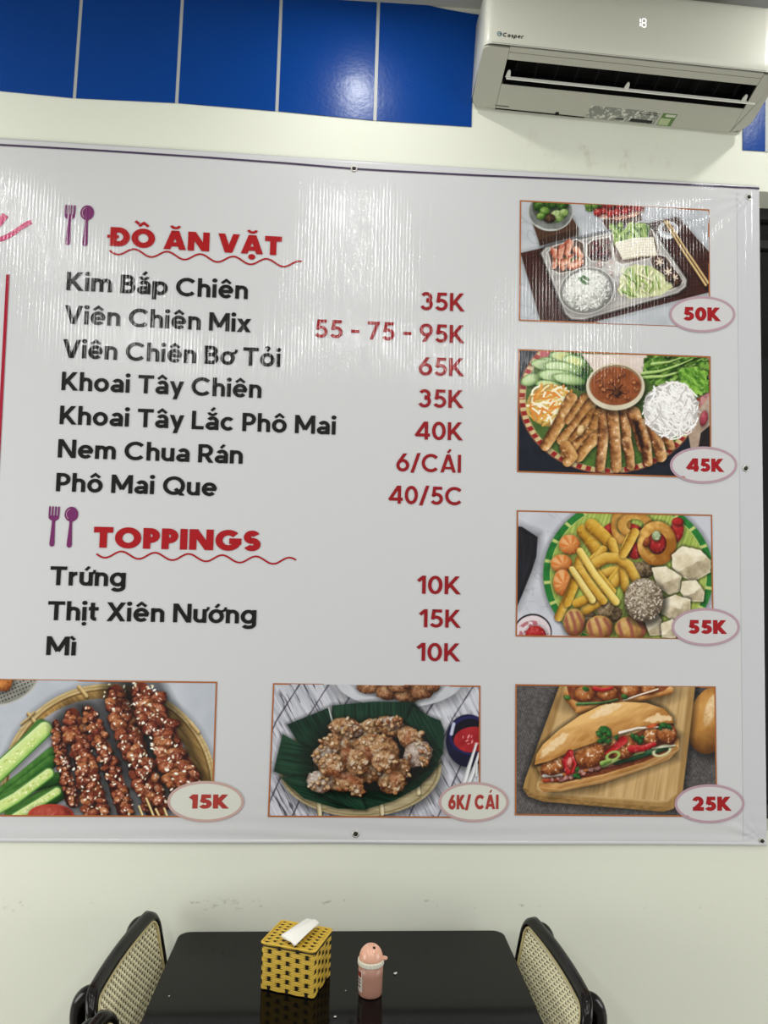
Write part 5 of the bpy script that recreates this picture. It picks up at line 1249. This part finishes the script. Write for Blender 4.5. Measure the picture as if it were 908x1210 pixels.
# ---------------------------------------------------------------- cane-back chairs
m_frame = mat('black_lacquered_wood', (15, 12, 11), .17, .28)
m_cane = mat('pale_yellow_cane', (246, 238, 200), .38, .45); m_pipe = mat('cane_piping', (196, 182, 134), .45, .4); m_back = mat('dark_cane_lining', (26, 21, 14), .8, .2)
CW, ZT, ZB, XT = .425, .85, .47, -.2
def back_pt(y, z, out=0.):                                    # on the curved, reclined back; out = towards the sitter
    return Vector((XT-(ZT-z)*-.21+.014*(y/(CW/2))**2-.008+out, y, z-out*.21))
def dense(loop, step=.012):
    o = []
    for a, b in zip(loop, loop[1:]+loop[:1]):
        k = max(1, int(math.dist(a, b)/step)); o += [(a[0]+(b[0]-a[0])*i/k, a[1]+(b[1]-a[1])*i/k) for i in range(k)]
    return o
def chair(label):
    c = empty('dining_chair'); tag(c, label, 'chair', 'cane-back dining chairs at the table')
    hz, cz = ZT-ZB, (ZT+ZB)/2
    loop = dense(rounded(CW-.023, hz-.023, .036, 8))
    # frame: flattened round bar round the panel
    V, F = [], []; N = len(loop); K = 12
    cx_, prof_ = 0, [(.0108*math.cos(2*math.pi*k/K), .0135*math.sin(2*math.pi*k/K)) for k in range(K)]
    for i, (y, z) in enumerate(loop):
        (ya, za), (yb, zb) = loop[i-1], loop[(i+1) % N]; d = Vector((yb-ya, zb-za)).normalized(); nn = Vector((d.y, -d.x))
        for a, b in prof_:
            sq = 1.12 if abs(a) > .006 and abs(b) > .006 else 1.
            V.append(back_pt(y+nn.x*a*sq, cz+z+nn.y*a*sq, b*sq))
    for i in range(N):
        for k in range(K): F.append((i*K+k, i*K+(k+1) % K, ((i+1) % N)*K+(k+1) % K, ((i+1) % N)*K+k))
    bm = bmesh.new(); vs = [bm.verts.new(v) for v in V]
    for f in F: bm.faces.new([vs[q] for q in f])
    bmesh.ops.recalc_face_normals(bm, faces=bm.faces); from_bm('back_frame', bm, m_frame, c, True)
    # woven cane: flat strands over and under
    iw, ih, ir = CW-.046, hz-.046, .026
    pitch = .0098
    V, F = [], []
    def span(t, half, other, rr):                              # half length of the row at distance t from the middle
        q = abs(t)-(other-rr)
        return half if q <= 0 else half-rr+math.sqrt(max(0, rr*rr-q*q))
    def strands(vert):
        H, O = (ih/2, iw/2) if vert else (iw/2, ih/2); cnt = int(2*O/pitch)
        for i in range(cnt+1):
            for dt in (0.,):
                t = -O+(2*O-cnt*pitch)/2+i*pitch+dt
                if abs(t) > O-.002: continue
                L = span(t, H, O, ir); m = int(2*L/(pitch/3)); st = len(V)
                for j in range(m+1):
                    q = -L+2*L*j/m; wv = math.cos(math.pi*(q+H)/pitch+math.pi*i)*.0016*(1 if vert else -1)
                    for e, lift in ((-.0026, -.0006), (0, .0004), (.0026, -.0006)):
                        y, z = (t+e, q) if vert else (q, t+e)
                        V.append(back_pt(y, cz+z, .005+wv+lift))
                for j in range(m):
                    for k in range(2):
                        f = (st+j*3+k, st+j*3+k+1, st+(j+1)*3+k+1, st+(j+1)*3+k); F.append(f if not vert else f[::-1])
    strands(True); strands(False)
    from_data('cane_weave', V, F, m_cane, c, True)
    # lining behind the weave
    V, F = [], []; gy, gz = 14, 8
    lin_ = dense(rounded(iw+.004, ih+.004, ir, 6), .02); V.append(back_pt(0, cz, -.004))
    for kf in (.33, .66, 1.):
        for y, z in lin_: V.append(back_pt(y*kf, cz+z*kf, -.004))
    n = len(lin_)
    for i in range(n):
        F.append((0, 1+i, 1+(i+1) % n))
        for q in (0, 1): F.append((1+q*n+i, 1+(q+1)*n+i, 1+(q+1)*n+(i+1) % n, 1+q*n+(i+1) % n))
    from_data('cane_lining', V, F, m_back, c, True)
    V, F = sweep([back_pt(y, cz+z, .0085) for y, z in dense(rounded(iw, ih, ir, 8))], .0034, 8, True); from_data('cane_piping', V, F, m_pipe, c, True)
    # bent rear posts that bow out behind the back
    for s in (-1, 1):
        y = s*.158
        P = smooth_path([(-.215, y, .0), (-.205, y, .22), (-.19, y, .43), (-.190, y, .54), (-.208, y, .66), (-.227, y, .735), (-.234, y, .775), (-.231, y, .806), (-.219, y, .824), (-.203, y, .830)], 6)
        V, F = sweep(P, .0165, 14, False); from_data('rear_post', V, F, m_frame, c, True)
    # seat, front legs, stretchers
    sd = rounded(.37, .41, .06, 8)
    def slab(name, ol, z0, z1, m, e):
        bm = bmesh.new(); R = [[bm.verts.new((x*(1-d)-.015, y*(1-d), z)) for x, y in ol] for d, z in ((e, z0), (0, z0+(z1-z0)*.3), (0, z0+(z1-z0)*.7), (e, z1))]
        for a, b in zip(R, R[1:]):
            for i in range(len(a)): bm.faces.new([a[i], a[(i+1) % len(a)], b[(i+1) % len(a)], b[i]])
        bm.faces.new(R[-1]); bm.faces.new(R[0][::-1]); return from_bm(name, bm, m, c, False)
    slab('seat_frame', sd, .425, .452, m_frame, .02)
    slab('cane_seat', [(x*.84, y*.84) for x, y in sd], .4525, .458, m_cane, .02)
    for s in (-1, 1):
        V, F = sweep(smooth_path([(.135, s*.165, 0), (.132, s*.162, .2), (.125, s*.155, .425)], 5), [.013]*5+[.015]*6, 12); from_data('front_leg', V, F, m_frame, c, True)
    V, F = sweep([(.13*math.cos(a)-.03, .13*math.sin(a), .20) for a in [2*math.pi*i/28 for i in range(28)]], .009, 10, True)
    V = [(x*1.27, y*1.24, z) for x, y, z in V]; from_data('leg_ring', V, F, m_frame, c, True)
    return c
def copy_tree(o):
    r = o.copy(); COL.objects.link(r)
    for ch in o.children:
        k = ch.copy(); COL.objects.link(k); k.parent = r
    return r
ch1 = chair('black cane-back chair at the left side of the table, the one nearest the wall')
ch2 = copy_tree(ch1); ch3 = copy_tree(ch1)
ch2['label'] = 'black cane-back chair on the right side of the table'
ch3['label'] = 'chair at the lower left of the photo with only its top corner showing'
def stand(c, x, y, rz): c.location = (x, y, 0); c.rotation_euler = (0, 0, math.radians(rz))
stand(ch1, -.285, -.262, -4.8); stand(ch2, .336, -.300, 184); stand(ch3, -.264, -.692, -4)

# ---------------------------------------------------------------- woven tissue box
BW, BD, BH = .1335, .1135, .105
bx = empty('tissue_box', (-.0780, -.2675, TZ+.0005), math.radians(-19.9)); tag(bx, 'square yellow and black woven tissue box on the black table', 'tissue box')
m_core = mat('black_weave', (18, 16, 12), .5); m_yel = mat('yellow_weave', (214, 178, 66), .42, .4)
bm = bmesh.new(); box(bm, -BW/2+.003, BW/2-.003, -BD/2+.003, BD/2-.003, .001, BH-.003, .006, 3); from_bm('inner_box', bm, m_core, bx, True)
def perim(w, d, r, step):
    P = rounded(w, d, r, 5); P.append(P[0]); out = []
    for a, b in zip(P, P[1:]):
        L = math.dist(a, b); k = max(1, int(L/step))
        for i in range(k): out.append((a[0]+(b[0]-a[0])*i/k, a[1]+(b[1]-a[1])*i/k))
    return out
PP = perim(BW-.004, BD-.004, .007, .0026); NP = len(PP)
cum = [0.]
for a, b in zip(PP, PP[1:]+PP[:1]): cum.append(cum[-1]+math.dist(a, b))
nrm = []
for i in range(NP):
    a, b = PP[i-1], PP[(i+1) % NP]; l = math.dist(a, b); nrm.append(((b[1]-a[1])/l, -(b[0]-a[0])/l))
cols_ = 20; pit = cum[-1]/cols_; rows = 10; rh = (BH-.005)/rows
V, F = [], []
for k in range(rows):
    for sub in range(3):
        z0 = .002+k*rh+sub*rh/3; st = len(V)
        for i in range(NP):
            o = .0011*math.cos(math.pi*cum[i]/pit+math.pi*k)
            for zz, e in ((.0001, -.0006), (rh/6, .0006), (rh/3-.0001, -.0006)):
                V.append((PP[i][0]+nrm[i][0]*(o+e), PP[i][1]+nrm[i][1]*(o+e), z0+zz))
        for i in range(NP):
            for q in (0, 1): F.append((st+i*3+q, st+((i+1) % NP)*3+q, st+((i+1) % NP)*3+q+1, st+i*3+q+1))
from_data('woven_side', V, F, m_yel, bx, True)
V, F = [], []
for c_ in range(cols_):                                        # black uprights
    s = c_*pit; i = min(range(NP), key=lambda q: abs(cum[q]-s)); (x, y), (nx_, ny_) = PP[i], nrm[i]; tx, ty = -ny_, nx_; st = len(V)
    for z in (.001, BH-.003):
        for e in (-.0036, .0036): V.append((x+tx*e+nx_*.0004, y+ty*e+ny_*.0004, z))
    F.append((st, st+1, st+3, st+2))
from_data('upright_strip', V, F, m_core, bx)
# lid weave: strands along the width, dark strips across
V, F = [], []; nrow = 15; rp = (BD-.006)/nrow; cp = .0178
for k in range(nrow):
    for sub in range(2):
        y0 = -BD/2+.003+k*rp+sub*rp/2; st = len(V); m = 52
        for i in range(m+1):
            x = -BW/2+.003+(BW-.006)*i/m; o = .0009*math.cos(math.pi*(x+.5)/cp+math.pi*k)+.0035*(1-(2*x/BW)**2)*(1-(2*y0/BD)**2)
            for e, l in ((.0002, -.0006), (rp/4, .0005), (rp/2-.0002, -.0006)): V.append((x, y0+e, BH-.001+o+l))
        for i in range(m):
            for q in (0, 1): F.append((st+i*3+q, st+(i+1)*3+q, st+(i+1)*3+q+1, st+i*3+q+1))
lid = from_data('woven_lid', V, F, m_yel, bx, True)
V, F = [], []; m = 10
for x in [i*cp-.5 for i in range(200)]:
    if abs(x) > BW/2-.004: continue
    st = len(V)
    for i in range(m+1):
        y = -BD/2+.004+(BD-.008)*i/m
        for e in (-.0028, .0028): V.append((x+e, y, BH-.0008+.0035*(1-(2*x/BW)**2)*(1-(2*y/BD)**2)))
    for i in range(m): F.append((st+i*2, st+i*2+1, st+i*2+3, st+i*2+2))
from_data('lid_strip', V, F, m_core, bx)
V, F = sweep([(x, y, BH-.001) for x, y in perim(BW-.001, BD-.001, .007, .01)], .0023, 8, True); from_data('rim_cord', V, F, m_yel, bx, True)
V, F = sweep([(x, y, BH-.0062) for x, y in perim(BW+.0005, BD+.0005, .007, .01)], .0013, 6, True); from_data('rim_binding', V, F, m_core, bx, True)
# the tissue pulled through the lid
zt = TZ+BH
E1 = [atz(290+330/4.779, 1070+112/4.779, zt+.004), atz(290+349/4.779, 1070+78/4.779, zt+.020), atz(290+300/4.779, 1070+104/4.779, zt+.025), atz(290+244/4.779, 1070+138/4.779, zt+.022), atz(290+205/4.779, 1070+166/4.779, zt+.014), atz(290+212/4.779, 1070+188/4.779, zt+.007)]
E2 = [atz(290+400/4.779, 1070+128/4.779, zt+.004), atz(290+418/4.779, 1070+98/4.779, zt+.016), atz(290+384/4.779, 1070+128/4.779, zt+.022), atz(290+340/4.779, 1070+172/4.779, zt+.019), atz(290+292/4.779, 1070+220/4.779, zt+.011), atz(290+277/4.779, 1070+229/4.779, zt+.007)]
A1, A2 = smooth_path(E1, 5), smooth_path(E2, 5); V, F = [], []; m = 8
for i, (a, b) in enumerate(zip(A1, A2)):
    for j in range(m+1):
        t = j/m; p = a*(1-t)+b*t; p = p+np.array([0, 0, .004*math.sin(math.pi*t)+.0012*math.sin(9*t+i*.3)]); V.append(p)
for i in range(len(A1)-1):
    for j in range(m): F.append((i*(m+1)+j, i*(m+1)+j+1, (i+1)*(m+1)+j+1, (i+1)*(m+1)+j))
ts = from_data('paper_tissue', V, F, mat('white_tissue', (240, 238, 230), .9, .1), None, True)
so = ts.modifiers.new('thick', 'SOLIDIFY'); so.thickness = .0008
tag(ts, 'folded white paper tissue sticking out of the woven yellow box', 'tissue')

# ---------------------------------------------------------------- pink shaker
sk = empty('pepper_shaker', (.0928, -.3172, TZ+.0004)); tag(sk, 'pink plastic shaker with domed lid and white collar beside the woven tissue box', 'shaker')
m_pink = mat('pink_plastic', (178, 132, 114), .32, .45); m_pink2 = mat('light_pink_plastic', (228, 174, 148), .22, .5); m_cream = mat('ivory_plastic', (226, 222, 204), .4); m_hole = mat('shaker_hole', (26, 16, 14), .6)
V, F = lathe([(.022, 0), (.0258, .0012), (.0268, .004), (.0272, .02), (.0278, .045), (.0282, .0665), (.0262, .0670), (.0262, .076)], 48); from_data('bottle', V, F, m_pink, sk, True)
V, F = [], []; n = 96
for r_, z in ((.0268, .0668), (.0294, .0672), (.0298, .069), (.0298, .0755), (.0290, .0775), (.0262, .078)):
    for k in range(n): q = r_+(.0004 if k % 4 < 2 else -.0003)*(r_ > .0292); V.append((q*math.cos(2*math.pi*k/n), q*math.sin(2*math.pi*k/n), z))
for i in range(5):
    for k in range(n): F.append((i*n+k, i*n+(k+1) % n, (i+1)*n+(k+1) % n, (i+1)*n+k))
from_data('collar', V, F, m_cream, sk, False)
DR, DZ, DH = .0274, .0778, .0315
V, F = lathe([(DR*math.cos(a), DZ+DH*math.sin(a)) for a in [math.radians(q) for q in range(0, 86, 5)]]+[(.0005, DZ+DH)], 48); dome = from_data('dome_lid', V, F, m_pink2, sk, True)
def dome_disc(az, el, r_, m, name):
    a, e = math.radians(az), math.radians(el); nrm_ = Vector((math.cos(e)*math.cos(a), math.cos(e)*math.sin(a), math.sin(e)))
    cpt = Vector((DR*math.cos(e)*math.cos(a), DR*math.cos(e)*math.sin(a), DZ+DH*math.sin(e))); nn = Vector((nrm_.x/DR, nrm_.y/DR, nrm_.z/DH)).normalized()
    t1 = nn.orthogonal().normalized(); t2 = nn.cross(t1)
    V = [cpt+nn*.0005+(t1*math.cos(2*math.pi*k/14)+t2*math.sin(2*math.pi*k/14))*r_ for k in range(14)]+[cpt-nn*.001+(t1*math.cos(2*math.pi*k/14)+t2*math.sin(2*math.pi*k/14))*r_ for k in range(14)]
    from_data(name, V, [tuple(range(14))]+[(k, (k+1) % 14, 14+(k+1) % 14, 14+k)[::-1] for k in range(14)], m, dome)
dome_disc(-62, 62, .0033, m_hole, 'shaker_hole'); dome_disc(80, 66, .0033, m_hole, 'shaker_hole'); dome_disc(200, 66, .0014, m_cream, 'shaker_hole')
bm = bmesh.new(); ol = [(.0255, -.0075), (.0335, -.0062), (.0372, -.0030), (.0380, 0), (.0372, .0030), (.0335, .0062), (.0255, .0075)]
a = [bm.verts.new((x, y, .0785)) for x, y in ol]; b = [bm.verts.new((x, y, .0815)) for x, y in ol]
bm.faces.new(a[::-1]); bm.faces.new(b)
for i in range(7): bm.faces.new([a[i], a[(i+1) % 7], b[(i+1) % 7], b[i]])
bmesh.ops.rotate(bm, verts=bm.verts, cent=(0, 0, 0), matrix=Matrix.Rotation(math.radians(-8), 3, 'Z')); from_bm('thumb_tab', bm, m_pink2, dome)
def wrap(name, a0, a1, z0, z1, m, out, parent):
    V, F = [], []; n = 10
    for i in range(n+1):
        a = math.radians(a0+(a1-a0)*i/n)
        for z in (z0, z1): rr = .0272+.001*(z/.0665)+out; V.append((rr*math.cos(a), rr*math.sin(a), z))
    for i in range(n): F.append((i*2, i*2+2, i*2+3, i*2+1))
    return from_data(name, V, F, m, parent, True)
lb = wrap('paper_label', 168, 226, .012, .058, mat('label_paper', (206, 196, 184), .5), .0004, sk)
wrap('label_picture', 176, 219, .044, .0555, mat('label_red', (140, 40, 34), .5), .0007, lb)
for z in (.036, .029, .021): wrap('label_print', 182, 214, z, z+.0035, mat('label_ink', (84, 70, 64), .5), .0007, lb)

# ---------------------------------------------------------------- crumbs on the table
m_crumb = mat('white_crumb', (232, 230, 222), .7)
def crumb(px, py, s, seed, label):
    rr = random.Random(seed); bm = bmesh.new(); bmesh.ops.create_icosphere(bm, subdivisions=1, radius=s)
    for v in bm.verts: v.co = Vector((v.co.x*1.3, v.co.y*.8, v.co.z*.5))*(1+rr.uniform(-.3, .3))
    zmin = min(v.co.z for v in bm.verts)
    for v in bm.verts: v.co.z -= zmin
    o = from_bm('crumb', bm, m_crumb); p = atz(px, py, TZ); o.location = (p[0], p[1], TZ+.0003); o.rotation_euler = (0, 0, .6); tag(o, label, 'crumb', 'white crumbs on the black table')
crumb(467, 1151, .0042, 1, 'largest white crumb on the table, right of the pink shaker')
crumb(396, 1202.5, .0026, 2, 'small white crumb on the table in front of the woven box')
crumb(408.5, 1171, .0014, 3, 'tiny white crumb on the table between the woven box and the shaker')
crumb(200, 1177.5, .0018, 4, 'tiny white crumb near the left edge of the black table')
